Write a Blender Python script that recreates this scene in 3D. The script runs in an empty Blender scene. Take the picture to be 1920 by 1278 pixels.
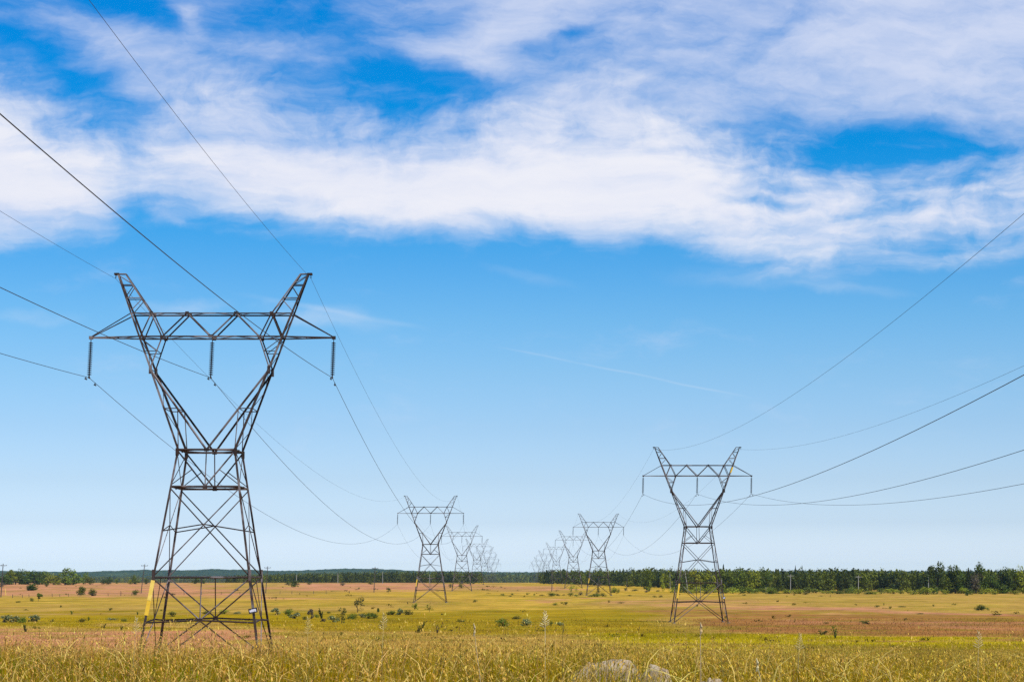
import bpy, math, random
import numpy as np
from mathutils import Vector, Matrix
rng = np.random.default_rng(7)
random.seed(7)
S = bpy.context.scene
COL = S.collection

# ------------------------------------------------------------------ camera
EYE = 7.3                                   # eye height above the plain
FPX = 3864.0                                # focal length in photo pixels
PITCH = math.atan(433 / FPX)
CP, SP = math.cos(PITCH), math.sin(PITCH)
cam = bpy.data.cameras.new('camera')
cam.sensor_width = 36
cam.lens = FPX / 1920 * 36
cam.clip_start = 0.1
cam.clip_end = 40000
camo = bpy.data.objects.new('camera', cam)
COL.objects.link(camo)
camo.location = (0, 0, EYE)
camo.rotation_euler = (math.pi / 2 + PITCH, 0, 0)
S.camera = camo

# ------------------------------------------------------------------ light
SUN_EL, SUN_AZ = math.radians(56), math.radians(140)       # azimuth clockwise from +Y
S.view_settings.view_transform = 'Standard'
S.view_settings.look = 'None'
S.view_settings.exposure = 0
S.view_settings.gamma = 1
S.cycles.use_denoising = False
S.cycles.volume_bounces = 1
S.cycles.max_bounces = 8
S.cycles.transparent_max_bounces = 16
sl = bpy.data.lights.new('sun', 'SUN')
sl.energy = 4.8
sl.angle = math.radians(0.5)
sl.color = (1.0, 0.95, 0.87)
so = bpy.data.objects.new('sun', sl)
COL.objects.link(so)
sd = Vector((math.sin(SUN_AZ) * math.cos(SUN_EL), math.cos(SUN_AZ) * math.cos(SUN_EL), math.sin(SUN_EL)))
so.rotation_euler = (-sd).to_track_quat('-Z', 'Y').to_euler()
so.location = (0, -50, 60)


class NT:
    """small helper to write node trees as expressions"""
    def __init__(s, nt):
        s.nt = nt
        nt.nodes.clear()

    def n(s, t, ins=(), **kw):
        nd = s.nt.nodes.new(t)
        for k, v in kw.items():
            setattr(nd, k, v)
        for k, v in (ins.items() if isinstance(ins, dict) else enumerate(ins)):
            s.put(nd.inputs[k], v)
        return nd

    def put(s, sock, v):
        if isinstance(v, bpy.types.NodeSocket):
            s.nt.links.new(v, sock)
        elif v is not None:
            sock.default_value = v

    def m(s, op, a, b=None, c=None, clamp=False):
        return s.n('ShaderNodeMath', [a, b, c], operation=op, use_clamp=clamp).outputs[0]

    def v(s, op, a, b=None, c=None):
        return s.n('ShaderNodeVectorMath', [a, b, c], operation=op).outputs[0]

    def ss(s, x, a, b, lo=0., hi=1.):
        return s.n('ShaderNodeMapRange', [x, a, b, lo, hi], interpolation_type='SMOOTHSTEP').outputs[0]

    def xyz(s, x, y, z=0.):
        return s.n('ShaderNodeCombineXYZ', [x, y, z]).outputs[0]

    def noise(s, vec, scale=1., detail=4., rough=.5, lac=2., dist=0., col=False):
        nd = s.n('ShaderNodeTexNoise', {'Vector': vec, 'Scale': scale, 'Detail': detail, 'Roughness': rough, 'Lacunarity': lac, 'Distortion': dist})
        return nd.outputs[1 if col else 0]

    def mix(s, f, a, b, blend='MIX'):
        nd = s.n('ShaderNodeMix', data_type='RGBA', blend_type=blend)
        s.put(nd.inputs[0], f)
        s.put(nd.inputs[6], a)
        s.put(nd.inputs[7], b)
        return nd.outputs[2]

    def curve(s, x, pts, lo, hi):
        """piecewise smooth curve through (x, y) points; x in lo..hi"""
        t = s.m('DIVIDE', s.m('SUBTRACT', x, lo), hi - lo, clamp=True)
        nd = s.n('ShaderNodeFloatCurve', {1: t})
        c = nd.mapping.curves[0]
        P = [((a - lo) / (hi - lo), b) for a, b in pts]
        while len(c.points) < len(P):
            c.points.new(.5, .5)
        for p, q in zip(c.points, P):
            p.location = q
            p.handle_type = 'AUTO_CLAMPED'
        nd.mapping.update()
        return nd.outputs[0]

    def ramp(s, x, stops):
        nd = s.n('ShaderNodeValToRGB', [x])
        e = nd.color_ramp.elements
        while len(e) < len(stops):
            e.new(.5)
        for a, (p, c) in zip(e, stops):
            a.position = p
            a.color = (*c, 1)
        return nd.outputs[0]


def srgb(r, g, b):
    return tuple((c / 255 / 12.92) if c <= 10 else ((c / 255 + .055) / 1.055) ** 2.4 for c in (r, g, b))


# ------------------------------------------------------------------ sky: physical sky, graded, with cirrus clouds by direction
W = bpy.data.worlds.new('World')
S.world = W
W.use_nodes = True


def build_sky():
    t = NT(W.node_tree)
    dirn = t.n('ShaderNodeTexCoord').outputs['Generated']
    sx, sy, sz = t.n('ShaderNodeSeparateXYZ', [dirn]).outputs
    sky = t.n('ShaderNodeTexSky', sky_type='NISHITA', sun_disc=False, sun_elevation=SUN_EL, sun_rotation=SUN_AZ,
              air_density=1.0, dust_density=1.0, ozone_density=2.0).outputs[0]
    grade = t.ramp(t.m('MULTIPLY', sz, 2.0, clamp=True), SKY_GRADE)      # deeper blue with height, as through a polariser
    sky = t.mix(1., sky, grade, 'MULTIPLY')
    # directions to the north laid out as a flat cloud chart (gnomonic), in units of 1000 photo pixels
    D = t.m('MAXIMUM', t.m('ADD', t.m('MULTIPLY', sy, CP), t.m('MULTIPLY', sz, SP)), .15)
    U = t.m('SUBTRACT', t.m('MULTIPLY', sz, CP), t.m('MULTIPLY', sy, SP))
    X = t.m('ADD', t.m('MULTIPLY', t.m('DIVIDE', sx, D), FPX / 1000), .96)
    Y = t.m('SUBTRACT', .639, t.m('MULTIPLY', t.m('DIVIDE', U, D), FPX / 1000))
    P0 = t.xyz(X, Y)
    w1 = t.v('SUBTRACT', t.noise(t.v('MULTIPLY', P0, (1., 2., 1.)), 2.2, 3, .5, col=True), (.5, .5, .5))
    w2 = t.v('SUBTRACT', t.noise(P0, 9., 4, .6, col=True), (.5, .5, .5))
    P = t.v('ADD', P0, t.v('ADD', t.v('MULTIPLY', w1, (.30, .07, 0)), t.v('MULTIPLY', w2, (.06, .034, 0))))
    w3 = t.v('SUBTRACT', t.noise(P, 24., 4, .6, col=True), (.5, .5, .5))
    P = t.v('ADD', P, t.v('MULTIPLY', w3, (.022, .016, 0)))
    px, py, _ = t.n('ShaderNodeSeparateXYZ', [P]).outputs

    def stretched(scx, scy, rot, off, detail, rough, vec=P):
        mp = t.n('ShaderNodeMapping', [vec, (off, off, 0), (0, 0, rot), (scx, scy, 1)])
        return t.noise(mp.outputs[0], 1., detail, rough)

    def blob(cx, cy, rx, ry, rot, vec=P):
        mp = t.n('ShaderNodeMapping', [vec, (cx, cy, 0), (0, 0, math.radians(rot)), (rx, ry, 1)], vector_type='TEXTURE')
        l = t.n('ShaderNodeVectorMath', [mp.outputs[0]], operation='LENGTH').outputs['Value']
        return t.ss(l, 1., .0)

    bulk = stretched(1.7, 9., -.06, 1.3, 8, .6)
    fine = stretched(5., 19., -.12, 4.1, 8, .6)
    wisp = stretched(11., 5., .5, 7.7, 7, .6)
    hair = stretched(16., 50., -.2, 21.3, 5, .6)
    curl = stretched(5.5, 4.5, -.6, 3.1, 8, .62)
    lo, hi = -.3, 2.22
    yb = t.curve(px, [(-.3, .5), (0, .468), (.1, .462), (.17, .455), (.24, .415), (.34, .415), (.45, .432), (.56, .445), (.7, .462), (.86, .478), (.95, .455), (1.05, .458), (1.15, .474), (1.22, .462), (1.35, .485), (1.5, .508), (1.62, .498), (1.75, .492), (1.92, .49), (2.22, .47)], lo, hi)
    yt = t.curve(px, [(-.3, .16), (0, .19), (.1, .235), (.18, .27), (.23, .275), (.33, .215), (.42, .175), (.5, .2), (.58, .215), (.65, .225), (.75, .25), (.84, .24), (.95, .22), (1.05, .215), (1.15, .215), (1.28, .235), (1.38, .30), (1.45, .325), (1.52, .335), (1.62, .345), (1.72, .365), (1.8, .375), (1.92, .365), (2.22, .36)], lo, hi)
    amp = t.curve(px, [(-.3, 1.), (0, 1.1), (.1, 1.05), (.17, 1.), (.21, .95), (.27, 1.), (.4, 1.), (.7, 1.08), (1.2, 1.05), (1.45, 1.), (1.6, 1.05), (1.75, 1.18), (1.85, 1.22), (2.22, 1.1)], lo, hi)
    L = t.ss(t.m('SUBTRACT', py, yb), .04, -.11)
    U_ = t.ss(t.m('SUBTRACT', py, yt), -.165, .155)
    M = t.m('MULTIPLY', t.m('MULTIPLY', L, U_), amp)
    topz = t.m('MULTIPLY', t.m('MULTIPLY', U_, t.m('SUBTRACT', 1.08, U_)), 4.)
    hollow = blob(1.62, .395, .17, .030, -6)                      # blue slits in the right half of the bank
    hollow2 = blob(1.40, .375, .16, .016, 3)
    M = t.m('SUBTRACT', M, t.m('ADD', t.m('MULTIPLY', hollow, .34), t.m('MULTIPLY', hollow2, .35)))
    nz = t.m('ADD', t.m('MULTIPLY', t.m('SUBTRACT', bulk, .5), 1.15), t.m('MULTIPLY', t.m('SUBTRACT', fine, .5), t.ss(px, .9, 1.6, .8, 1.25)))
    nz = t.m('ADD', nz, t.m('MULTIPLY', t.m('SUBTRACT', hair, .5), .2))
    nz = t.m('ADD', nz, t.m('MULTIPLY', topz, t.m('ADD', t.m('MULTIPLY', t.m('SUBTRACT', wisp, .5), .5), t.m('MULTIPLY', t.m('SUBTRACT', curl, .5), 1.2))))
    d1 = t.ss(t.m('ADD', t.m('MULTIPLY', M, 1.12), t.m('MULTIPLY', nz, t.ss(t.m('MULTIPLY', L, U_), 0., .15))), .06, 1.2)
    # the high thin veil
    y2 = t.curve(px, [(-.3, .1), (.55, .05), (.72, .10), (.8, .16), (.9, .2), (1.0, .235), (1.2, .27), (1.4, .26), (1.5, .255), (1.65, .245), (1.75, .25), (1.85, .29), (2.22, .33)], lo, hi)
    a2 = t.curve(px, [(-.3, .0), (.55, .12), (.64, .24), (.74, .40), (.85, .5), (1.0, .62), (1.2, .66), (1.4, .72), (1.6, .82), (1.92, .9), (2.22, .9)], lo, hi)
    M2 = t.m('MULTIPLY', t.ss(t.m('SUBTRACT', py, y2), .04, -.09), a2)
    for b, a in ((blob(.16, .06, .32, .11, 25), .38), (blob(.25, .15, .25, .10, 45), .34), (blob(.40, .19, .28, .09, 18), .46),
                 (blob(.50, .09, .36, .13, 12), .54), (blob(.34, .03, .06, .05, 70), .4), (blob(.86, .115, .17, .045, 14), .30), (blob(.93, .06, .18, .05, -8), .25),
                 (blob(.08, .165, .05, .02, 50), .42), (blob(.172, .215, .03, .035, 60), .6), (blob(.29, .408, .07, .03, 18), .38), (blob(.83, .23, .05, .07, 65), .30)):
        M2 = t.m('ADD', M2, t.m('MULTIPLY', b, a))
    for b, a in ((blob(1.05, .07, .07, .02, -10), .3), (blob(1.44, .075, .10, .05, -38), .30), (blob(1.74, .30, .30, .065, 8), .75), (blob(.70, .19, .16, .07, 20), .3)):
        M2 = t.m('SUBTRACT', M2, t.m('MULTIPLY', b, a))
    veil = stretched(2.6, 8., -.25, 11.2, 8, .62)
    veil2 = stretched(6., 15., -.35, 14.9, 8, .62)
    d2 = t.ss(t.m('ADD', M2, t.m('ADD', t.m('MULTIPLY', t.m('SUBTRACT', veil, .5), 1.25), t.m('ADD', t.m('MULTIPLY', t.m('SUBTRACT', veil2, .5), .95), t.m('MULTIPLY', t.m('SUBTRACT', hair, .5), .12)))), .05, 1.2)
    d2 = t.m('MULTIPLY', d2, .88)
    # faint low wisps
    faint = t.m('MULTIPLY', blob(.62, .603, .14, .030, 6), .36)
    for b, a in ((blob(.33, .578, .13, .022, -4), .22), (blob(.07, .592, .13, .022, 4), .22), (blob(.97, .522, .10, .018, 8), .16), (blob(1.59, .535, .11, .016, 6), .26), (blob(1.45, .512, .26, .03, 3), .2), (blob(.12, .44, .13, .03, 0), .1)):
        faint = t.m('ADD', faint, t.m('MULTIPLY', b, a))
    faint = t.m('MULTIPLY', faint, t.ss(fine, .25, .75, .3, 1.3))
    # two faint aircraft trails
    def trail(x0, y0, x1, y1, w, a):
        s_ = (y1 - y0) / (x1 - x0)
        wob = t.m('MULTIPLY', t.m('SUBTRACT', t.noise(P0, 6., 2, .5), .5), .012)
        d = t.m('ABSOLUTE', t.m('SUBTRACT', t.m('ADD', Y, wob), t.m('ADD', t.m('MULTIPLY', t.m('SUBTRACT', X, x0), s_), y0)))
        win = t.m('MULTIPLY', t.ss(X, x0, x0 + .12), t.ss(X, x1, x1 - .10))
        return t.m('MULTIPLY', t.m('MULTIPLY', t.ss(d, w, 0.), win), t.m('MULTIPLY', t.ss(t.noise(P0, 9., 3, .6), .3, .65, .35, 1.), a))
    faint = t.m('ADD', faint, trail(.90, .642, 1.43, .750, .0034, .17))
    faint = t.m('ADD', faint, trail(.42, .545, .83, .622, .008, .15))
    front = t.ss(sy, .2, .6)
    d1 = t.m('MULTIPLY', d1, front)
    d2 = t.m('MULTIPLY', d2, front)
    faint = t.m('MULTIPLY', faint, front)
    body = t.ss(t.m('ADD', t.m('MULTIPLY', bulk, .7), t.m('MULTIPLY', fine, .3)), .3, .7)
    white = t.mix(body, (*srgb(219, 226, 246), 1), (*srgb(240, 241, 249), 1))
    c = t.mix(d2, sky, (*srgb(219, 226, 246), 1))
    c = t.mix(d1, c, white)
    c = t.mix(faint, c, (*srgb(222, 232, 246), 1))
    bg = t.n('ShaderNodeBackground', [c, 1.0])
    out = t.n('ShaderNodeOutputWorld')
    t.nt.links.new(bg.outputs[0], out.inputs[0])


# sky grade: multipliers on the physical sky by sine of elevation (x 2)
SKY_GRADE = [(.0031, (.25, .285, .365)), (.0164, (.20, .235, .325)), (.0471, (.134, .164, .238)), (.0883, (.107, .132, .187)), (.1398, (.087, .1165, .1625)),
             (.1913, (.0714, .1107, .1507)), (.2428, (.0527, .1048, .1471)), (.294, (.0332, .096, .1465)), (.3348, (.0169, .0908, .1466)), (.4056, (.0016, .0812, .1456)),
             (.544, (.0004, .0805, .1536)), (1., (.01, .07, .13))]
build_sky()

# ------------------------------------------------------------------ helpers
def tag(o, label=None, cat=None, group=None, kind=None):
    for k, v in (('label', label), ('category', cat), ('group', group), ('kind', kind)):
        if v:
            o[k] = v
    return o


def link(name, data, parent=None):
    o = bpy.data.objects.new(name, data)
    COL.objects.link(o)
    if parent:
        o.parent = parent
    return o


def thing(name, label, cat, loc=(0, 0, 0), rotz=0., group=None):
    o = link(name, None)
    o.empty_display_size = .3
    o.location = loc
    o.rotation_euler = (0, 0, rotz)
    return tag(o, label, cat, group)


def copy_tree(o, parent=None):
    c = o.copy()
    COL.objects.link(c)
    c.parent = parent
    for ch in [x for x in bpy.data.objects if x.parent == o]:
        copy_tree(ch, c)
    return c


def npmesh(name, V, F, mats, mat_idx=None, colors=None, smooth=False):
    """V (n,3), F (m,k) with -1 padding not allowed: list of face arrays of equal width"""
    me = bpy.data.meshes.new(name)
    F = [F] if isinstance(F, np.ndarray) else F
    V = np.asarray(V, np.float32)
    loops = np.concatenate([f.ravel() for f in F]).astype(np.int32)
    tot = np.concatenate([np.full(len(f), f.shape[1]) for f in F]).astype(np.int32)
    start = np.concatenate([[0], np.cumsum(tot)[:-1]]).astype(np.int32)
    me.vertices.add(len(V))
    me.vertices.foreach_set('co', V.ravel())
    me.loops.add(len(loops))
    me.loops.foreach_set('vertex_index', loops)
    me.polygons.add(len(tot))
    me.polygons.foreach_set('loop_start', start)
    me.polygons.foreach_set('loop_total', tot)
    for m in (mats if isinstance(mats, (list, tuple)) else [mats]):
        me.materials.append(m)
    if mat_idx is not None:
        me.polygons.foreach_set('material_index', np.asarray(mat_idx, np.int32))
    if colors is not None:
        a = me.color_attributes.new('tint', 'FLOAT_COLOR', 'POINT')
        a.data.foreach_set('color', np.concatenate([colors, np.ones((len(colors), 1))], 1).astype(np.float32).ravel())
    if smooth:
        me.polygons.foreach_set('use_smooth', np.ones(len(tot), bool))
    me.update(calc_edges=True)
    return me


class MB:
    """collects solid bars, tubes, boxes into one mesh"""
    def __init__(s):
        s.v = []
        s.f = []

    def add(s, vs, fs):
        b = len(s.v)
        s.v += [tuple(x) for x in vs]
        s.f += [tuple(b + i for i in f) for f in fs]
        return s

    def angle(s, p, q, w=.1, t=.014, out=None):
        """L-section steel angle from p to q; out = direction its heel points to"""
        p, q = Vector(p), Vector(q)
        d = (q - p).normalized()
        out = Vector(out) if out else Vector((0, -1, 0))
        a = out - d * out.dot(d)
        if a.length < 1e-3:
            a = d.orthogonal()
        a.normalize()
        b = d.cross(a).normalized()
        x, y = (a + b).normalized(), (b - a).normalized()     # legs of the L run from the heel back along -x and +y
        h = a * (w * .35)
        prof = [h, h - x * w, h - x * w + y * t, h - x * t + y * t, h - x * t + y * w, h + y * w]
        vs = [p + c for c in prof] + [q + c for c in prof]
        n = 6
        fs = [(i, (i + 1) % n, n + (i + 1) % n, n + i) for i in range(n)] + [(5, 4, 3, 2, 1, 0), (6, 7, 8, 9, 10, 11)]
        return s.add(vs, fs)

    def box(s, c, hx, hy, hz, rot=None):
        vs = []
        for z in (-1, 1):
            for x, y in ((-1, -1), (1, -1), (1, 1), (-1, 1)):
                v = Vector((x * hx, y * hy, z * hz))
                if rot:
                    v = rot @ v
                vs.append(v + Vector(c))
        return s.add(vs, [(3, 2, 1, 0), (4, 5, 6, 7), (0, 1, 5, 4), (1, 2, 6, 5), (2, 3, 7, 6), (3, 0, 4, 7)])

    def tube(s, pts, r, n=6):
        pts = [Vector(p) for p in pts]
        rs = r if isinstance(r, (list, tuple)) else [r] * len(pts)
        vs = []
        for i, p in enumerate(pts):
            d = (pts[min(i + 1, len(pts) - 1)] - pts[max(i - 1, 0)]).normalized()
            a = d.cross(Vector((0, 0, 1)))
            if a.length < 1e-3:
                a = Vector((1, 0, 0))
            a.normalize()
            b = d.cross(a)
            for k in range(n):
                th = 2 * math.pi * k / n
                vs.append(p + (a * math.cos(th) + b * math.sin(th)) * rs[i])
        fs = []
        for i in range(len(pts) - 1):
            for k in range(n):
                fs.append((i * n + k, i * n + (k + 1) % n, (i + 1) * n + (k + 1) % n, (i + 1) * n + k))
        fs += [tuple(range(n - 1, -1, -1)), tuple((len(pts) - 1) * n + k for k in range(n))]
        return s.add(vs, fs)

    def mesh(s, name, mat, smooth=False):
        me = bpy.data.meshes.new(name)
        me.from_pydata(s.v, [], s.f)
        for m in (mat if isinstance(mat, (list, tuple)) else [mat]):
            me.materials.append(m)
        if smooth:
            for p in me.polygons:
                p.use_smooth = True
        me.update()
        return me

    def build(s, name, mat, parent=None, smooth=False):
        return link(name, s.mesh(name, mat, smooth), parent)


# pixel of the photograph -> place in the world, used only to read positions off the photo
def ray(px, py):
    a, b = (px - 960) / FPX, (639 - py) / FPX
    return a, CP - b * SP, SP + b * CP


def at_y(px, py, Y):
    a, b, d = ray(px, py)
    return a * Y / b, Y, EYE + d * Y / b


GY = np.array([-400, 0, 14, 22, 28, 35, 42, 50, 60, 72, 86, 100, 118, 135, 160, 185, 215, 250, 300, 1450, 1700, 2000, 2400, 3000, 5000, 30000.])
GZ = np.array([5.7, 5.7, 5.70, 5.62, 5.50, 5.30, 5.0, 4.55, 3.9, 3.15, 2.4, 1.8, 1.3, 1.0, .72, .5, .3, .12, 0, 0, -1.5, -4., -8., -12., -13., -13.])


def gh(x, Y):
    x = np.asarray(x, float)
    Y = np.asarray(Y, float)
    z = np.interp(Y, GY, GZ)
    near = np.clip(1 - Y / 130, 0, 1)
    z = z + .17 * np.clip(.3 - x / 7., 0, 1) * np.exp(-((Y - 30) / 9.) ** 2)
    z = z + near * (.05 * np.sin(x * .45 + 1.3) + .05 * np.sin(x * .21 + Y * .33) - .012 * np.maximum(x, 0))
    far = np.clip((Y - 150) / 300, 0, 1) * np.clip((1500 - Y) / 300, 0, 1)
    z = z + far * (.16 * np.sin(x * .021 + Y * .013) + .12 * np.sin(x * .047 - Y * .009 + 2))
    return z


def ground_at(px, py, ymin=90.):
    """where the ray through a photo pixel meets the ground (searched outwards)"""
    a, b, d = ray(px, py)
    Y = np.geomspace(ymin, 1600, 4000)
    dz = EYE + d / b * Y - gh(a / b * Y, Y)
    i = np.argmax(dz < 0) if (dz < 0).any() else len(Y) - 1
    return a / b * Y[i], Y[i], float(gh(a / b * Y[i], Y[i]))


# ------------------------------------------------------------------ materials
def material(name):
    m = bpy.data.materials.new(name)
    m.use_nodes = True
    return m, NT(m.node_tree)


def finish(t, color, rough=.8, bump=None, strength=.3, dist=.05, spec=.3, metallic=0., translucent=0.):
    b = t.n('ShaderNodeBsdfPrincipled', {'Base Color': color, 'Roughness': rough, 'Metallic': metallic, 'Specular IOR Level': spec})
    if bump is not None:
        nb = t.n('ShaderNodeBump', {'Height': bump, 'Strength': strength, 'Distance': dist})
        t.nt.links.new(nb.outputs[0], b.inputs['Normal'])
    sh = b.outputs[0]
    if translucent:
        tr = t.n('ShaderNodeBsdfTranslucent', [color])
        mx = t.n('ShaderNodeMixShader', [translucent, sh, tr.outputs[0]])
        sh = mx.outputs[0]
    o = t.n('ShaderNodeOutputMaterial')
    t.nt.links.new(sh, o.inputs[0])


def simple(name, c, c2=None, scale=3., rough=.7, spec=.3, metallic=0., detail=5, bump=0.):
    m, t = material(name)
    co = t.n('ShaderNodeTexCoord').outputs['Object']
    n = t.noise(co, scale, detail, .6)
    col = t.mix(t.ss(n, .35, .65), (*c, 1), (*(c2 or tuple(x * .8 for x in c)), 1))
    finish(t, col, rough, n if bump else None, bump, .02, spec, metallic)
    return m


def steel_material():
    m, t = material('weathered_steel')
    g = t.n('ShaderNodeNewGeometry')
    co = g.outputs['Position']
    a = t.noise(co, .9, 6, .65)
    b = t.noise(co, 6., 4, .6)
    isl = g.outputs['Random Per Island']
    rust = t.ss(t.m('ADD', t.m('MULTIPLY', a, .7), t.m('MULTIPLY', b, .3)), .42, .62)
    c = t.mix(isl, (.015, .013, .013, 1), (.056, .042, .036, 1))
    c = t.mix(t.m('MULTIPLY', rust, .7), c, (.062, .028, .016, 1))
    pale = t.ss(t.m('ADD', t.m('MULTIPLY', isl, .35), t.noise(co, .55, 3, .5)), .74, .84)
    c = t.mix(t.m('MULTIPLY', pale, .55), c, (.30, .26, .25, 1))
    finish(t, c, .75, b, .2, .01, .15, .0)
    return m


def foliage_material(name, dark, light, tip=None, trans=.25):
    m, t = material(name)
    g = t.n('ShaderNodeNewGeometry')
    tc = t.n('ShaderNodeTexCoord')
    inf = t.n('ShaderNodeObjectInfo')
    isl = g.outputs['Random Per Island']
    n = t.noise(g.outputs['Position'], .55, 3, .5)
    f = t.m('ADD', t.m('MULTIPLY', isl, .6), t.m('MULTIPLY', t.m('SUBTRACT', n, .3), 1.0), clamp=True)
    c = t.mix(f, (*dark, 1), (*light, 1))
    if tip:
        c = t.mix(t.ss(isl, .8, .95), c, (*tip, 1))
    hue = t.n('ShaderNodeHueSaturation', {'Hue': t.m('ADD', .488, t.m('MULTIPLY', inf.outputs['Random'], .024)), 'Saturation': 1., 'Value': t.m('ADD', .82, t.m('MULTIPLY', inf.outputs['Random'], .36)), 'Color': c}).outputs[0]
    finish(t, hue, .6, None, spec=.2, translucent=trans)
    return m


def bark_material(name, c, c2):
    return simple(name, c, c2, 9., .9, .1, bump=.5)


STEEL = steel_material()
GLASS = simple('brown_porcelain', (.014, .011, .013), (.026, .021, .024), 8., .6, .1)
CABLE = simple('weathered_cable', (.022, .024, .030), (.034, .036, .042), 2., .6, .2)
YELLOW = simple('yellow_paint', (.78, .50, .03), (.70, .42, .02), 2.5, .45, .4)
YELLOW_PALE = simple('faded_yellow_paint', (.82, .60, .12), (.75, .52, .08), 2.5, .5, .3)
BLACK_PAINT = simple('black_paint', (.02, .02, .022), (.03, .03, .03), 9., .5)
WHITE_PAINT = simple('white_paint', (.72, .72, .78), (.62, .62, .70), 5., .5)
CONCRETE = simple('concrete', (.24, .20, .15), (.17, .14, .11), 5., .9, .2, bump=.4)
POLE_WOOD = simple('weathered_pole_wood', (.105, .085, .075), (.07, .055, .048), 4., .9, .1, bump=.4)
POLE_PALE = simple('sun_bleached_pole_wood', (.46, .43, .38), (.36, .33, .29), 4., .9, .1, bump=.4)
POST_WOOD = simple('grey_post_wood', (.12, .09, .07), (.075, .055, .045), 6., .9, .1)
BARK = bark_material('bark', (.07, .05, .035), (.04, .028, .02))
LEAF_DARK = foliage_material('dark_broadleaf_foliage', (.030, .050, .004), (.115, .150, .008))
LEAF_MID = foliage_material('mid_green_foliage', (.06, .092, .005), (.21, .25, .012))
LEAF_LIGHT = foliage_material('light_yellow_green_foliage', (.14, .16, .006), (.40, .40, .02))
LEAF_PINE = foliage_material('pine_needles', (.018, .026, .007), (.055, .066, .012))
LEAF_OLIVE = foliage_material('olive_shrub_foliage', (.058, .064, .005), (.19, .18, .012))
LEAF_HEDGE = foliage_material('yellow_green_hedge_foliage', (.15, .17, .006), (.42, .42, .02))  # light yellow-green leaf colour of the hedge bushes
LEAF_SILVER = foliage_material('silvery_shrub_foliage', (.085, .105, .026), (.26, .29, .09), (.58, .56, .30))
LEAF_BROWN = foliage_material('dry_brown_foliage', (.075, .055, .032), (.17, .125, .075))


def forest_material():
    m, t = material('forest_foliage')
    g = t.n('ShaderNodeNewGeometry')
    att = t.n('ShaderNodeVertexColor', layer_name='tint').outputs[0]
    f = t.m('MULTIPLY_ADD', g.outputs['Random Per Island'], .9, .5)
    finish(t, t.v('MULTIPLY', att, t.xyz(f, f, f)), .6, None, spec=.2, translucent=.25)
    return m


FOREST = forest_material()

# ------------------------------------------------------------------ ground
def vnoise(x, y, seed=0):
    """smooth value noise on a lattice"""
    xi, yi = np.floor(x).astype(np.int64), np.floor(y).astype(np.int64)
    fx, fy = x - xi, y - yi
    fx, fy = fx * fx * (3 - 2 * fx), fy * fy * (3 - 2 * fy)

    def h(a, b):
        k = (a * 374761393 + b * 668265263 + seed * 1442695041) & 0x7fffffff
        k = ((k ^ (k >> 13)) * 1274126177) & 0x7fffffff
        return ((k ^ (k >> 16)) & 0xffff) / 65535.
    return (h(xi, yi) * (1 - fx) + h(xi + 1, yi) * fx) * (1 - fy) + (h(xi, yi + 1) * (1 - fx) + h(xi + 1, yi + 1) * fx) * fy


def fbm(x, y, seed=0, n=4):
    return sum(vnoise(x * 2 ** i, y * 2 ** i, seed + i) / 2 ** (i + 1) for i in range(n)) / (1 - 2. ** -n)


TAN = np.array((.40, .235, .048))
PINK = np.array((.50, .208, .105))
GOLD = np.array((.50, .295, .028))
OLIVE = np.array((.30, .190, .004))
LIME = np.array((.34, .245, .004))
BROWN = np.array((.29, .118, .036))
DRAB = np.array((.24, .155, .012))
# patches of different grasses: (x0, x1, feather, depth range in photo rows y0, y1, feather, colour, weight, slope)
PATCHES = [
    (-900, 480, 90, 1092, 1116, 4, PINK, .85, 0), (480, 900, 110, 1092, 1108, 4, PINK, .95, 0), (850, 1100, 60, 1098, 1107, 3, PINK, .75, 0),
    (900, 1100, 60, 1090, 1098, 3, GOLD, .8, 0), (1080, 1480, 80, 1096, 1114, 6, GOLD, .95, 0), (520, 1120, 150, 1107, 1116, 3, GOLD, .6, 0),
    (-300, 760, 120, 1119, 1136, 5, GOLD, .45, 0), (100, 620, 90, 1116, 1122, 3, PINK, .55, 0), (740, 1250, 150, 1114, 1148, 8, GOLD, .55, 0),
    (1000, 1110, 30, 1121, 1126, 2, PINK, .9, 0),
    (-900, 520, 90, 1137, 1147, 4, TAN, .8, 0), (-900, 640, 90, 1148, 1172, 4, OLIVE, .9, 0), (440, 1330, 110, 1144, 1190, 7, OLIVE, .85, 0),
    (-900, 520, 60, 1180, 1400, 5, PINK, .78, -.004),
    (1180, 1420, 70, 1126, 1132, 3, PINK, .5, 0), (1380, 2900, 70, 1129, 1140, 4, PINK, .95, .042), (1330, 2900, 60, 1146, 1186, 5, BROWN, .85, .014),
    (1500, 2900, 120, 1163, 1171, 3, PINK, .45, .02), (1480, 2900, 120, 1148, 1156, 3, DRAB, .35, .02),
    (1220, 1420, 60, 1144, 1158, 4, BROWN, .6, .0),
    (1000, 2900, 130, 1184, 1206, 5, LIME, .95, .014), (1000, 2900, 120, 1210, 1420, 6, DRAB, .7, 0), (520, 1000, 90, 1192, 1420, 8, TAN, .5, 0),
    (480, 1500, 160, 1117, 1119, 1.5, DRAB, .45, 0), (-900, 1900, 160, 1134, 1137, 1.5, DRAB, .2, 0),
]


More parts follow.
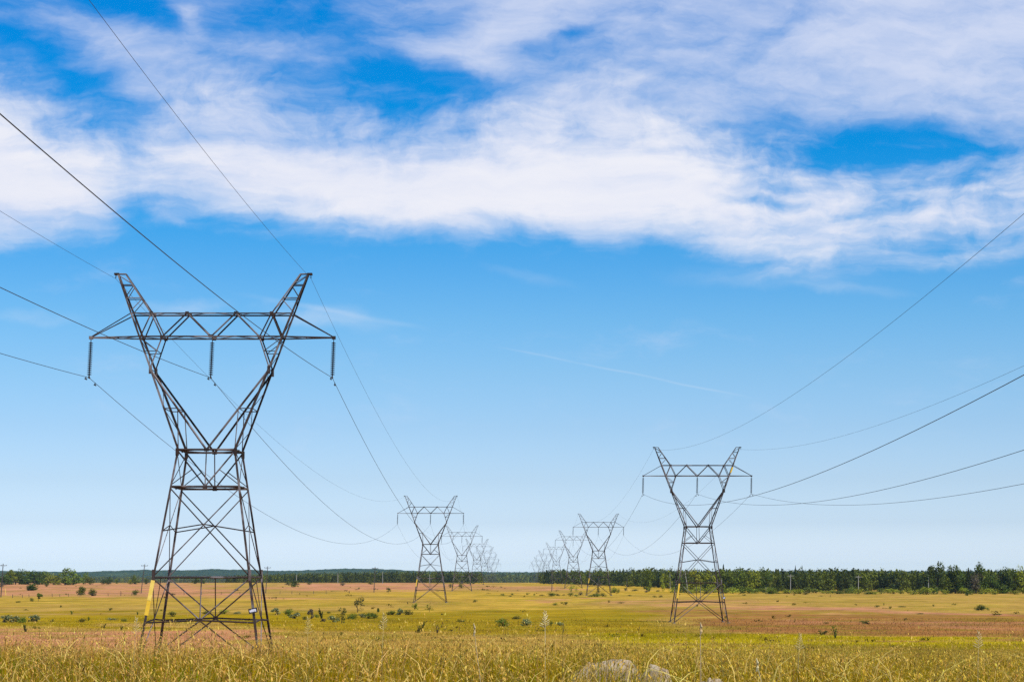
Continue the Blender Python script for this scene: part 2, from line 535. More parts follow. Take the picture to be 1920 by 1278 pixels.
def ground_color(x, Y, z):
    x, Y, z = (np.asarray(v, float) for v in (x, Y, z))
    Ys = np.maximum(Y, 20.)
    D = Ys * CP + (z - EYE) * SP
    px = 960 + FPX * x / D
    py = 639 - FPX * ((z - EYE) * CP - Ys * SP) / D
    k = np.clip((py - 1085) / 60, .05, 1.5)
    wy = (fbm(x / 16., np.log(Ys) * 17, 3, 5) - .5)
    wx = (fbm(x / 30., np.log(Ys) * 9, 11, 3) - .5)
    c = np.broadcast_to(TAN, x.shape + (3,)).copy()
    for x0, x1, fx, y0, y1, fy, col, wgt, sl in PATCHES:
        qx = px + wx * 340
        fy = fy * 1.7
        qy = py + wy * 26 * k - (px - 960 if sl == -.004 else px - max(x0, -100)) * sl
        w = np.clip((qx - x0) / fx, 0, 1) * np.clip((x1 - qx) / fx, 0, 1) * np.clip((qy - y0) / fy + .5, 0, 1) * np.clip((y1 - qy) / fy + .5, 0, 1)
        w = (w * w * (3 - 2 * w) * wgt)[..., None]
        c = c * (1 - w) + np.asarray(col) * w
    v = 1 + (fbm(x / 2.6, np.log(Ys) * 70, 21, 4) - .5) * .5 + (fbm(x / 18., np.log(Ys) * 40, 31, 4) - .5) * .6
    gr = np.clip((fbm(x / 7., np.log(Ys) * 55, 71, 4) - .52) * 4, 0, .5)[..., None]
    c = c * (1 - gr) + np.array((.24, .19, .012)) * gr
    c = c * v[..., None]
    return np.clip(c, .004, .7)


def build_ground():
    m, t = material('meadow_grasses')
    att = t.n('ShaderNodeVertexColor', layer_name='tint').outputs[0]
    pos = t.n('ShaderNodeNewGeometry').outputs['Position']
    n1 = t.noise(t.v('MULTIPLY', pos, (1., .35, 1.)), .55, 6, .65)
    n2 = t.noise(pos, 3.2, 4, .6)
    n3 = t.noise(t.v('MULTIPLY', pos, (1., .3, 1.)), .07, 4, .6)
    f = t.m('ADD', t.m('ADD', t.m('MULTIPLY', n1, .5), t.m('MULTIPLY', n2, .25)), t.m('MULTIPLY', n3, .35))
    val = t.ss(f, .35, .75, .72, 1.25)
    c = t.v('MULTIPLY', att, t.xyz(val, val, val))
    c = t.mix(t.m('MULTIPLY', t.ss(n1, .58, .72), .3), c, (.13, .12, .012, 1))
    finish(t, c, 1., t.m('ADD', n1, t.m('MULTIPLY', n2, .6)), .6, .35, 0.)
    Ys = np.concatenate([[-300, -120, -50, -20, 0, 6], np.linspace(10, 60, 40), np.geomspace(61, 1700, 430), np.geomspace(1740, 5200, 40), [7000, 9000, 14000, 26000]])
    u = np.concatenate([np.linspace(-6, -.42, 26), np.linspace(-.40, .40, 340), np.linspace(.42, 6, 26)])
    YY, UU = np.meshgrid(Ys, u, indexing='ij')
    XX = UU * np.maximum(YY, 60) * 1.0
    XX = np.sign(XX) * np.minimum(np.abs(XX), 26000)
    ZZ = gh(XX, YY)
    c = ground_color(XX, YY, ZZ)
    n, k = YY.shape
    V = np.stack([XX, YY, ZZ], -1).reshape(-1, 3)
    i = (np.arange(n - 1)[:, None] * k + np.arange(k - 1)[None]).ravel()
    F = np.stack([i, i + 1, i + k + 1, i + k], 1)
    o = link('ground', npmesh('ground', V, F, m, colors=c.reshape(-1, 3), smooth=True))
    tag(o, kind='structure')


build_ground()


def build_hills():
    m, t = material('wooded_hills')
    pos = t.n('ShaderNodeNewGeometry').outputs['Position']
    n = t.noise(pos, .035, 5, .65)
    n2 = t.noise(pos, .004, 4, .6)
    c = t.mix(t.ss(n, .35, .65), (.012, .026, .010, 1), (.036, .062, .018, 1))
    c = t.mix(t.m('MULTIPLY', t.ss(n2, .52, .66), .5), c, (.07, .095, .03, 1))
    finish(t, c, 1., n, .8, 6., 0.)
    # ridge line read as photo row over photo column
    rx = np.array([-900, -200, 0, 140, 200, 270, 340, 410, 470, 520, 560, 600, 640, 690, 730, 780, 850, 930, 1000, 1100, 1300, 1600, 2000, 2900.])
    ry = np.array([1069, 1069, 1070, 1072, 1070.5, 1068.5, 1069, 1066.5, 1068, 1070, 1069.5, 1068, 1065.5, 1066, 1067.5, 1070, 1071, 1072, 1072, 1072, 1071, 1070, 1071, 1071.])
    x = np.linspace(-2900, 3000, 900)
    Y0 = 6600.
    top = EYE - (np.interp(960 + FPX * x / Y0, rx, ry) - 1072) / FPX * Y0 * 1.0
    prof = [(-1900, -.02), (-1500, .04), (-1150, .16), (-900, .30), (-700, .45), (-520, .60), (-380, .73), (-260, .84), (-170, .91), (-90, .965), (-30, .99), (0, 1.), (60, .98), (200, .9), (500, .6), (900, -.05)]
    V = []
    for dy, h in prof:
        z = -13.5 + (top + 13.5) * h
        rough = (vnoise(x / 9., np.full_like(x, dy / 9.), 5) + vnoise(x / 22., np.full_like(x, dy / 22.), 8) - 1) * 3.4
        V.append(np.stack([x, np.full_like(x, Y0 + dy) + 20 * vnoise(x / 60., np.full_like(x, dy), 4), z + rough * np.clip(h * 4, 0, 1)], 1))
    V = np.concatenate(V)
    n, k = len(prof), len(x)
    i = (np.arange(n - 1)[:, None] * k + np.arange(k - 1)[None]).ravel()
    o = link('hills', npmesh('hills', V, np.stack([i, i + 1, i + k + 1, i + k], 1), m))
    tag(o, kind='structure')


build_hills()
# ------------------------------------------------------------------ lattice towers
ZT = dict(node=2.95, belt0=5.8, mid=8.75, belt1=11.6, belt2=14.0, elbow=19.3, low=21.45, up=23.04, top=25.7)


def hw(z):
    return 3.95 - .149 * z if z <= 14 else 1.864 + .381 * (z - 14)


def hd(z):
    return 3.95 - .149 * z if z <= 14 else float(np.interp(z, [14, 19.3, 21.45, 23.04, 25.7], [1.864, 1.05, .8, .65, .16]))


def build_tower_parts(root):
    A = lambda mb, p, q, w, out=None: mb.angle(p, q, w * .76, max(.012, w * .11), out)
    for sx in (-1, 1):
        for sy in (-1, 1):
            mb = MB()
            o = (sx, sy, 0)
            P = lambda z: (sx * hw(z), sy * hd(z), z)
            for a, b in ((-.3, 6.0), (6.0, 14.0)):
                A(mb, P(a), P(b), .2 if a < 1 else .17, o)
            mb.box(P(5.9), .08, .08, .4)
            mb.box((sx * hw(13.9), sy * hd(13.9), 13.85), .10, .10, .24)
            mb.build('leg', STEEL, root)
            fb = MB()
            fb.tube([(sx * 3.96, sy * 3.96, -1.), (sx * 3.96, sy * 3.96, .12)], [.30, .24], 12)
            fb.build('footing', CONCRETE, root)
    faces = [('front', lambda a, z: (a * hw(z), -hd(z), z), (0, -1, 0)), ('back', lambda a, z: (a * hw(z), hd(z), z), (0, 1, 0)),
             ('left', lambda a, z: (-hw(z), a * hd(z), z), (-1, 0, 0)), ('right', lambda a, z: (hw(z), a * hd(z), z), (1, 0, 0))]
    for nm, P, o in faces:
        mb = MB()
        w1, w2 = .085, .07
        A(mb, P(-1, 5.8), P(1, 5.8), .12, o)
        A(mb, P(0, 5.8), P(0, 3.1), .07, o)
        for s in (-1, 1):
            A(mb, P(s, 5.75), P(0, 3.12), w1, o)
            A(mb, P(s, 2.95), P(0, 3.1), .10, o)
            A(mb, P(0, 3.08), P(s * .985, .15), w1, o)
            A(mb, P(s, 5.85), P(-s, 11.5), w2 + (.006 if s > 0 else 0), tuple(c * s for c in o))
            A(mb, P(s, 8.75), P(0, 9.18), w2, o)
        mb.box(P(0, 3.1), .15 if o[0] == 0 else .02, .02 if o[0] == 0 else .15, .12)
        mb.build('body_bracing', STEEL, root)
        mb = MB()
        for z in (11.6, 14.0):
            A(mb, P(-1, z), P(1, z), .13, o)
            mb.box(P(0, z - .01), .15 if o[0] == 0 else .022, .022 if o[0] == 0 else .15, .10)
        if o[0] == 0:
            A(mb, P(0, 14), P(0, 11.6), .07, o)
            for s in (-1, 1):
                A(mb, P(s, 13.95), P(0, 11.62), .095, o)
                A(mb, P(s, 11.7), P(s * .42, 12.72), .055, o)
        else:
            for s in (-1, 1):
                A(mb, P(s, 13.9), P(-s, 11.7), .065, tuple(c * s for c in o))
        mb.build('waist_bracing', STEEL, root)
    for z in (11.6, 14.0):
        mb = MB()
        a = hw(z)
        q = [(0, -a, z), (a, 0, z), (0, a, z), (-a, 0, z)]
        for i in range(4):
            A(mb, q[i], q[(i + 1) % 4], .07, (0, 0, -1))
        mb.build('waist_diaphragm', STEEL, root)
    for s in (-1, 1):
        mb = MB()
        ou = lambda y, z: (s * hw(z), y * hd(z), z)
        vz = lambda z: 3.88 * (z - 14) / 5.3
        for y in (-1, 1):
            o = (s, y, 0)
            A(mb, ou(y, 14.0), ou(y, 19.3), .18, o)
            A(mb, ou(y, 19.3), ou(y, 23.04), .16, o)
            A(mb, (s * .05, y * hd(14), 14.05), ou(y, 19.25), .13, (0, y, 0))              # inner member of the V
            A(mb, ou(y, 16.7), (s * vz(16.7), y * hd(16.7), 16.7), .06, (0, y, 0))
            A(mb, (s * vz(16.7), y * hd(16.7), 16.7), (s * 1.83, y * hd(14.1), 14.1), .06, (0, y, 0))
            A(mb, ou(y, 19.35), (s * 3.2, y * hd(21.4), 21.4), .085, (0, y, 0))             # short inner strut up to the arm
            A(mb, ou(y, 20.5), (s * 3.5, y * hd(20.5), 20.5), .05, (0, y, 0))
            A(mb, ou(y, 21.4), (s * 3.5, y * hd(20.5), 20.5), .05, (0, y, 0))
            mb.box(ou(y, 19.25), .10, .03, .26)
        zs = [14.0, 15.4, 16.7, 18.0, 19.3, 20.5, 21.45, 23.04]
        for i in range(len(zs) - 1):
            k = 1 if i % 2 else -1
            A(mb, ou(k, zs[i]), ou(-k, zs[i + 1]), .055, (s, 0, 0))
        for z in (16.7, 19.3):
            A(mb, ou(-1, z), ou(1, z), .06, (s, 0, 0))
        A(mb, (s * vz(16.7), -hd(16.7), 16.7), (s * vz(16.7), hd(16.7), 16.7), .05, (-s, 0, 0))
        mb.build('fork_arm', STEEL, root)
        mb = MB()
        inn = lambda y, z: (s * (3.95 + (z - 23.04) / 2.66 * 1.8), y * hd(z), z)
        for y in (-1, 1):
            A(mb, ou(y, 23.04), ou(y, 25.7), .14, (s, y, 0))
            A(mb, inn(y, 23.04), inn(y, 25.7), .12, (-s, y, 0))
            for z in (24.07, 24.96, 25.7):
                A(mb, ou(y, z), inn(y, z), .06, (0, y, 0))
            A(mb, ou(y, 23.15), inn(y, 24.0), .055, (0, y, 0))
            A(mb, ou(y, 24.1), inn(y, 24.9), .055, (0, y, 0))
            A(mb, inn(y, 25.0), ou(y, 25.65), .05, (0, y, 0))
        for z in (24.07, 24.96, 25.7):
            A(mb, ou(-1, z), ou(1, z), .06, (s, 0, 0))
            A(mb, inn(-1, z), inn(1, z), .06, (-s, 0, 0))
        A(mb, inn(-1, 23.2), inn(1, 24.0), .05, (-s, 0, 0))
        A(mb, ou(1, 23.2), ou(-1, 24.0), .05, (s, 0, 0))
        mb.box((s * 6.38, 0, 25.7), .16, .20, .06)
        mb.tube([(s * 6.44, 0, 25.66), (s * 6.46, 0, 25.42)], .03, 6)
        mb.build('horn', STEEL, root)
    mb = MB()
    L, U = 21.45, 23.04
    dl, du = hd(L), hd(U)
    for y in (-1, 1):
        o = (0, y, 0)
        A(mb, (-5.3, y * du, U), (5.3, y * du, U), .12, (0, y, 1))
        A(mb, (-4.68, y * dl, L), (4.68, y * dl, L), .13, (0, y, -1))
        for s in (-1, 1):
            A(mb, (s * 4.68, y * dl, L), (s * 8.02, y * .09, L), .115, (0, y, -1))
            A(mb, (s * 5.3, y * du, U), (s * 8.02, y * .09, L + .06), .085, (0, y, 1))
            for a, b, w in (((4.62, L), (3.95, U), .085), ((3.95, U), (3.2, L), .085), ((3.2, L), (1.6, U), .095), ((1.6, U), (0, L), .10)):
                A(mb, (s * a[0], y * (dl if a[1] == L else du), a[1]), (s * b[0], y * (dl if b[1] == L else du), b[1]), w, o)
            for u, z, d in ((3.2, L, dl), (3.95, U, du), (1.6, U, du)):
                mb.box((s * u, y * d, z), .12, .018, .10)
        mb.box((0, y * dl, L + .04), .14, .018, .11)
    us = [-7.2, -6.2, -4.7, -3.2, -1.6, 0, 1.6, 3.2, 4.7, 6.2, 7.2]
    dd = lambda u: dl if abs(u) <= 4.7 else dl + (abs(u) - 4.68) / 3.34 * (.09 - dl)
    for i in range(len(us) - 1):
        k = 1 if i % 2 else -1
        A(mb, (us[i], k * dd(us[i]), L), (us[i + 1], -k * dd(us[i + 1]), L), .055, (0, 0, -1))
    for u in (-6.2, -4.7, -3.2, 0, 3.2, 4.7, 6.2):
        A(mb, (u, -dd(u), L), (u, dd(u), L), .06, (0, 0, -1))
    ut = [-5.3, -3.95, -2.8, -1.6, 0, 1.6, 2.8, 3.95, 5.3]
    for i in range(len(ut) - 1):
        k = 1 if i % 2 else -1
        A(mb, (ut[i], k * du, U), (ut[i + 1], -k * du, U), .05, (0, 0, 1))
    for s in (-1, 1):
        mb.box((s * 8.0, 0, L + .02), .12, .14, .10)
    mb.build('crossarm', STEEL, root)
    for u in (-8.0, 0, 8.0):
        mb = MB()
        z0, z1 = 21.36, 18.98
        tilt = lambda z: (u - (z0 - z) * .03, 0, z)
        mb.tube([tilt(z0), tilt(z1)], .028, 6)
        vs, n = [], 10
        for k in range(16):
            z = 21.12 - k * .138
            cx, cy, _ = tilt(z)
            prof = [(.045, .05), (.07, .03), (.155, -.01), (.15, -.032), (.05, -.02)]
            vs = [(cx + r * math.cos(2 * math.pi * j / n), cy + r * math.sin(2 * math.pi * j / n), z + h) for r, h in prof for j in range(n)]
            fs = [(a * n + j, (a + 1) * n + j, (a + 1) * n + (j + 1) % n, a * n + (j + 1) % n) for a in range(len(prof) - 1) for j in range(n)]
            fs += [tuple(range(n)), tuple((len(prof) - 1) * n + j for j in range(n - 1, -1, -1))]
            mb.add(vs, fs)
        st = mb.build('insulator_string', GLASS, root, smooth=False)
        c = MB()
        x = tilt(18.9)[0]
        c.box((x, 0, 18.93), .035, .05, .10)
        c.tube([(x, -.28, 18.80), (x, -.1, 18.84), (x, .1, 18.84), (x, .28, 18.80)], [.03, .06, .06, .03], 8)
        c.build('suspension_clamp', STEEL, st)


XL, XR = -19.75, 27.4
LINES = [(XL, [135, 502, 817, 1166, 1500, 1835, 2170]), (XR, [305, 656, 927, 1283, 1647, 1985, 2320])]
WORDS = ['nearest', 'second', 'third', 'fourth', 'fifth', 'sixth', 'seventh']
LOOK = {(0, 0): 'largest dark steel lattice pylon with yellow marker and framed plate, closest on the left',
        (0, 1): 'steel lattice pylon left of centre, second in the left row, yellow paint at one foot',
        (1, 0): 'mid-sized dark steel lattice pylon standing alone in gold grass, closest of the right row',
        (1, 1): 'steel lattice pylon with bushes around its feet, second in the right row'}
towers = {}
first = None
for li, (X, Ys) in enumerate(LINES):
    for i, Y in enumerate(Ys):
        side = ('left', 'right')[li]
        lab = LOOK.get((li, i)) or ('small grey lattice pylon, %s from the camera in the %s row%s' % (WORDS[i], side, ', fading into haze' if i > 3 else ''))
        z = float(gh(X, Y))
        if first is None:
            first = thing('transmission_tower', lab, 'pylon', (X, Y, z), 0, 'lattice pylons in two rows across the fields')
            build_tower_parts(first)
            r = first
        else:
            r = copy_tree(first)
            r.location = (X, Y, z)
            r['label'] = lab
        towers[li, i] = r
towers[0, 0].location.z = 1.17


def leg_sleeve(root, sx, sy, z0, z1, mat, name='marker_sleeve', w=.25):
    mb = MB()
    P = lambda z: Vector((sx * (hw(z) + .012), sy * (hd(z) + .012), z))
    mb.angle(P(z0), P(z1), w, .05, (sx, sy, 0))
    return mb.build(name, mat, root)


leg_sleeve(towers[0, 0], -1, -1, 4.35, 5.62, YELLOW_PALE)['label'] = 'pale yellow upper marker strip'
leg_sleeve(towers[0, 0], -1, -1, 3.42, 4.33, YELLOW)['label'] = 'deep yellow lower marker strip'
for k, sx, z0, z1 in (((1, 0), -1, 3.6, 5.7), ((0, 1), -1, 3.9, 5.6), ((1, 1), -1, 3.9, 5.4), ((1, 3), -1, 3.6, 5.2), ((0, 2), -1, 3.6, 5.0)):
    if k[1] < 2:
        leg_sleeve(towers[k], sx, -1, z0, z1, YELLOW, w=.23)['label'] = 'yellow marker strip on one leg'
mb = MB()
for z0, z1 in ((21.9, 22.7),):
    mb.angle((hw(z0) + .03, -hd(z0) - .03, z0), (hw(z1) + .03, -hd(z1) - .03, z1), .2, .04, (1, -1, 0))
mb.build('marker_sleeve', YELLOW, towers[1, 0])['label'] = 'yellow strip high on the right arm'
# plates hung on the near right legs
R = Matrix.Rotation(math.radians(-12), 3, 'Y')
mb = MB().box((0, 0, 0), .28, .02, .155, R)
pl = mb.build('number_plate', BLACK_PAINT, towers[0, 0])
pl.location = (hw(3.72) - .03, -hd(3.72) - .17, 3.72)
pl['label'] = 'tilted black framed plate with white face'
mb = MB()
for cx, cz, hx, hz in ((-.03, .0, .19, .055), (.03, .055, .15, .03), (-.06, -.05, .13, .028), (.15, -.01, .05, .075)):
    c = R @ Vector((cx, 0, cz))
    mb.box((c.x, -.026 - .0016 * len(mb.f) / 6, c.z), hx, .006, hz, R)
mb.build('plate_face', WHITE_PAINT, pl)
mb = MB()
n = 20
R2 = Matrix.Rotation(math.radians(-14), 3, 'Y')
ring = lambda a, b, y: [tuple(R2 @ Vector((a * math.cos(2 * math.pi * k / n), y, b * math.sin(2 * math.pi * k / n)))) for k in range(n)]
mb.add(ring(.24, .15, -.02) + ring(.24, .15, .02), [(k, (k + 1) % n, n + (k + 1) % n, n + k) for k in range(n)] + [tuple(range(n - 1, -1, -1)), tuple(range(n, 2 * n))])
pl = mb.build('number_plate', BLACK_PAINT, towers[1, 0])
pl.location = (hw(3.65) - .02, -hd(3.65) - .17, 3.65)
pl['label'] = 'small oval plate with pale face'
mb = MB()
mb.add(ring(.17, .095, -.03) + ring(.17, .095, -.015), [(k, (k + 1) % n, n + (k + 1) % n, n + k) for k in range(n)] + [tuple(range(n - 1, -1, -1)), tuple(range(n, 2 * n))])
mb.build('plate_face', WHITE_PAINT, pl)

# ------------------------------------------------------------------ wires: one long object per wire
POSN = {-8: 'left', 0: 'middle', 8: 'right'}


def span(a, b, sag, n):
    a, b = Vector(a), Vector(b)
    return [a.lerp(b, s) - Vector((0, 0, 4 * sag * s * (1 - s))) for s in np.linspace(0, 1, n)]


for li, (X, Ys) in enumerate(LINES):
    side = ('left', 'right')[li]
    T = [towers[li, i].location for i in range(len(Ys))]
    for u in (-8, 0, 8):
        dz = 18.83
        x0 = X + u - .075
        p0 = Vector((x0, Ys[0], T[0].z + dz))
        if li == 0:
            tail = [(x0, Ys[0] - t_, p0.z - (.0425 * t_ - .0002 * t_ * t_)) for t_ in np.linspace(0, 300, 61)]
        else:
            tail = [(x0, Ys[0] - t_, p0.z - (.0719 * t_ - .000237 * t_ * t_)) for t_ in np.linspace(0, 345, 61)]
        pts = [Vector(q) for q in tail[::-1]]
        for i in range(len(Ys) - 1):
            pts += span((x0, Ys[i], T[i].z + dz), (x0, Ys[i + 1], T[i + 1].z + dz), 7.5, 41 if i < 2 else 21)[1:]
        o = MB().tube(pts, .0165, 6).build('power_conductor', CABLE, None, True)
        tag(o, 'dark %s conductor cable of the %s pylon row, hanging from the insulators' % (POSN[u], side), 'power cable', 'conductors slung between the pylons')
        if li == 0 or True:
            for dy, drop in ((2.0 if li == 0 else -2.0, 0), (-1.0 if li == 0 else 1.6, 0)):
                q = min(pts, key=lambda w: abs(w.y - (Ys[0] + dy)))
                j = pts.index(q)
                Yd = Ys[0] + dy
                zz = np.interp(Yd, [w.y for w in pts], [w.z for w in pts])
                d = MB()
                d.box((x0, Yd, zz - .05), .025, .03, .07)
                d.tube([(x0, Yd - .2, zz - .13), (x0, Yd + .2, zz - .13)], .012, 6)
                for e in (-1, 1):
                    d.tube([(x0, Yd + e * .10, zz - .14), (x0, Yd + e * .23, zz - .14)], .05, 8)
                d.build('vibration_damper', BLACK_PAINT, o)
    for s in (-1, 1):
        dz = 25.40
        x0 = X + s * 6.46
        p0 = Vector((x0, Ys[0], T[0].z + dz))
        a, b = (.037, .00024) if li == 0 else (.069 if s < 0 else .0672, .00024)
        pts = [Vector((x0, Ys[0] - t_, p0.z - (a * t_ - b * t_ * t_))) for t_ in np.linspace(0, 250, 51)][::-1]
        for i in range(len(Ys) - 1):
            pts += span((x0, Ys[i], T[i].z + dz), (x0, Ys[i + 1], T[i + 1].z + dz), 5.9, 41 if i < 2 else 21)[1:]
        o = MB().tube(pts, .0095, 5).build('earth_wire', CABLE, None, True)
        tag(o, 'thin %s earth wire strung along the horn tips of the %s pylon row' % ('left' if s < 0 else 'right', side), 'earth wire', 'earth wires along the pylon tops')


# ------------------------------------------------------------------ wooden poles, posts and the pasture fence
def pole(base, top, label, mat, arms=2, r=.13, name='utility_pole', dist=None, cat='utility pole', group=None):
    if dist:
        x, Y, z = at_y(*base, dist)
        z = float(gh(x, Y))
    else:
        x, Y, z = ground_at(*base)
    tx, _, tz = at_y(*top, Y)
    t_ = thing(name, label, cat, (x, Y, z), 0, group)
    dx, h = tx - x, tz - z
    mb = MB().tube([(0, 0, -.6), (dx * .5, 0, h * .5), (dx, 0, h)], [r, r * .88, r * .7], 10)
    mb.build('pole', mat, t_)
    for k in range(arms):
        za = h - .55 - k * 2.4
        if arms > 2 and k:
            za = h - .55 - k * .9
        xa = dx * za / h
        L = 1.15 if k == 0 else 1.3
        am = MB().box((xa, -r - .05, za), L, .045, .06)
        for e in (-1, 1):
            am.tube([(xa + e * L * .55, -r - .02, za), (xa, -r - .01, za - .6)], .018, 5)
        ao = am.build('crossarm', mat, t_)
        im = MB()
        for e in (-.9, .9, -.35) if k == 0 else (-.9, .9):
            im.tube([(xa + e * L, -r - .05, za + .05), (xa + e * L, -r - .05, za + .13), (xa + e * L, -r - .05, za + .2), (xa + e * L, -r - .05, za + .27)], [.03, .075, .075, .03], 8)
        im.build('insulators', GLASS, ao)
    return t_


PG = 'utility poles crossing the fields'
pole((1.5, 1119), (6, 1056), 'leaning dark utility pole with two crossarms at the far left edge', POLE_WOOD, 2, .15, group=PG)
pole((264, 1112), (271.5, 1057), 'leaning dark utility pole just left of the largest pylon', POLE_WOOD, 1, .15, group=PG)
pole((498, 1111), (502, 1061), 'thin dark utility pole just right of the largest pylon', POLE_WOOD, 1, .15, group=PG)
pole((701, 1110), (703.5, 1062), 'upright dark utility pole standing in the pink field near centre left', POLE_WOOD, 1, .15, group=PG)
pole((1034.5, 1108), (1036, 1067), 'weathered utility pole before the dark forest edge, left of right row pylons', POLE_WOOD, 2, .16, group=PG)
pole((1143.5, 1096), (1143, 1074), 'pale utility pole against dark forest between second and first right pylons', POLE_PALE, 1, .13, group=PG)
pole((1175.5, 1107), (1175.5, 1080), 'short brownish pole by the tree line left of the lone field tree', POLE_WOOD, 0, .11, group=PG)
pole((1256.5, 1103), (1256, 1074), 'pale bare pole before the forest, just left of the nearest right pylon', POLE_PALE, 0, .12, group=PG)
pole((1482, 1110.5), (1482.5, 1076), 'bright bleached pole by the hedge right of the nearest right pylon', POLE_PALE, 1, .12, group=PG)
pole((1609.5, 1110), (1609.5, 1078), 'bleached pole against dark forest midway along the right hedge', POLE_PALE, 1, .13, group=PG)
pole((1741, 1111), (1741, 1081), 'bleached pole beside the tall dark trees at far right', POLE_PALE, 0, .12, group=PG)
pole((633.5, 1088), (633.5, 1074), 'tiny pale pole before the distant woods, between two dark utility poles', POLE_PALE, 0, .17, dist=1350, group=PG)
pole((717.5, 1088), (717.5, 1071.5), 'tiny pale pole just right of the upright dark pole near centre left', POLE_PALE, 0, .15, dist=1350, group=PG)
pole((556, 1085), (556, 1077), 'tiny pale pole rising behind twin round bushes right of the largest pylon', POLE_PALE, 0, .17, dist=1350, group=PG)
pole((805.5, 1088), (805.5, 1076), 'tiny pale pole behind the second left pylon', POLE_PALE, 0, .14, dist=1350, group=PG)
pole((1290, 1094), (1284, 1068), 'leaning pale bare trunk behind the nearest right pylon', POLE_PALE, 0, .12, dist=780, group=PG)


def post(px, py, h, label, mat=POST_WOOD, lean=0., group=None, w=.07, name='fence_post', cat='fence post'):
    x, Y, z = ground_at(px, py)
    hm = h / FPX * Y
    mb = MB().tube([(0, 0, -.3), (lean * hm * .5, 0, hm * .6), (lean * hm, 0, hm)], [w * 1.05, w, w * .85], 7)
    o = mb.build(name, mat)
    o.location = (x, Y, z)
    return tag(o, label, cat, group)


FG = 'posts of the pasture fence at far left'
fence_px = [(23.5, 1120.5, 7), (42, 1120, 6), (54.5, 1119.5, 6.5), (80, 1119, 5), (98, 1118.5, 7), (112, 1118, 5), (128.5, 1117.8, 6), (150, 1117.5, 4.5), (176, 1117, 5), (203, 1116.8, 5), (226.5, 1116.5, 9), (247, 1116, 5), (282, 1115.5, 6), (310, 1115, 5), (345, 1114.6, 5), (378, 1114, 5), (415, 1113.8, 5), (450, 1113.5, 5), (525, 1113, 6), (547, 1113, 6), (588, 1112.5, 6), (611.5, 1113, 7), (655, 1112, 5)]
for q in fence_px:
    if q[2] == 9:
        post(*q, 'tallest dark post of the pasture fence, left of the largest pylon', w=.1, group=FG)
    elif q[0] < 30:
        post(*q, 'first dark post of the pasture fence, right of the yellow stake', w=.09, group=FG)
    else:
        post(*q, 'small grey wooden post of the long pasture fence left of centre', w=.075, lean=random.uniform(-.1, .1), group=FG)
wm = MB()
xs = [ground_at(q[0], q[1]) for q in fence_px]
for h in (.45, .8, 1.05):
    wm.tube([(x, Y - .09, z + h * .8) for x, Y, z in xs], .012, 4)
tag(wm.build('fence_wire', POLE_WOOD), 'thin strands of wire running along the pasture fence posts', 'fence wire')
post(11, 1115.5, 13, 'slanted yellow marker stake beside the far left utility pole', YELLOW_PALE, -.15, w=.11, name='marker_stake', cat='stake')
post(1041, 1104, 8, 'short yellow marker stake beside the weathered pole left of the right row', YELLOW, -.2, w=.12, name='marker_stake', cat='stake')
post(1436, 1111, 11, 'grey stub post in front of the hedge right of the nearest right pylon', POLE_PALE, 0, w=.1, name='stub_post', cat='post')
# ------------------------------------------------------------------ foliage
def leaf_mesh_arrays(C, N, size, rg, aspect=1.7):
    """one bent diamond-shaped leaf clump per centre; C centres, N preferred normals, size per leaf"""
    n = len(C)
    N = N + rg.normal(0, .55, (n, 3))
    N /= np.linalg.norm(N, axis=1, keepdims=True) + 1e-9
    R = rg.normal(0, 1, (n, 3))
    A = np.cross(N, R)
    A /= np.linalg.norm(A, axis=1, keepdims=True) + 1e-9
    B = np.cross(N, A)
    s = size[:, None]
    a, b = A * s * aspect / 2, B * s / 2
    V = np.stack([C - a, C + b * .9 - N * s * .12, C + a, C - b * .9 - N * s * .12], 1).reshape(-1, 3)
    F = np.arange(n * 4).reshape(n, 4)
    return V, F


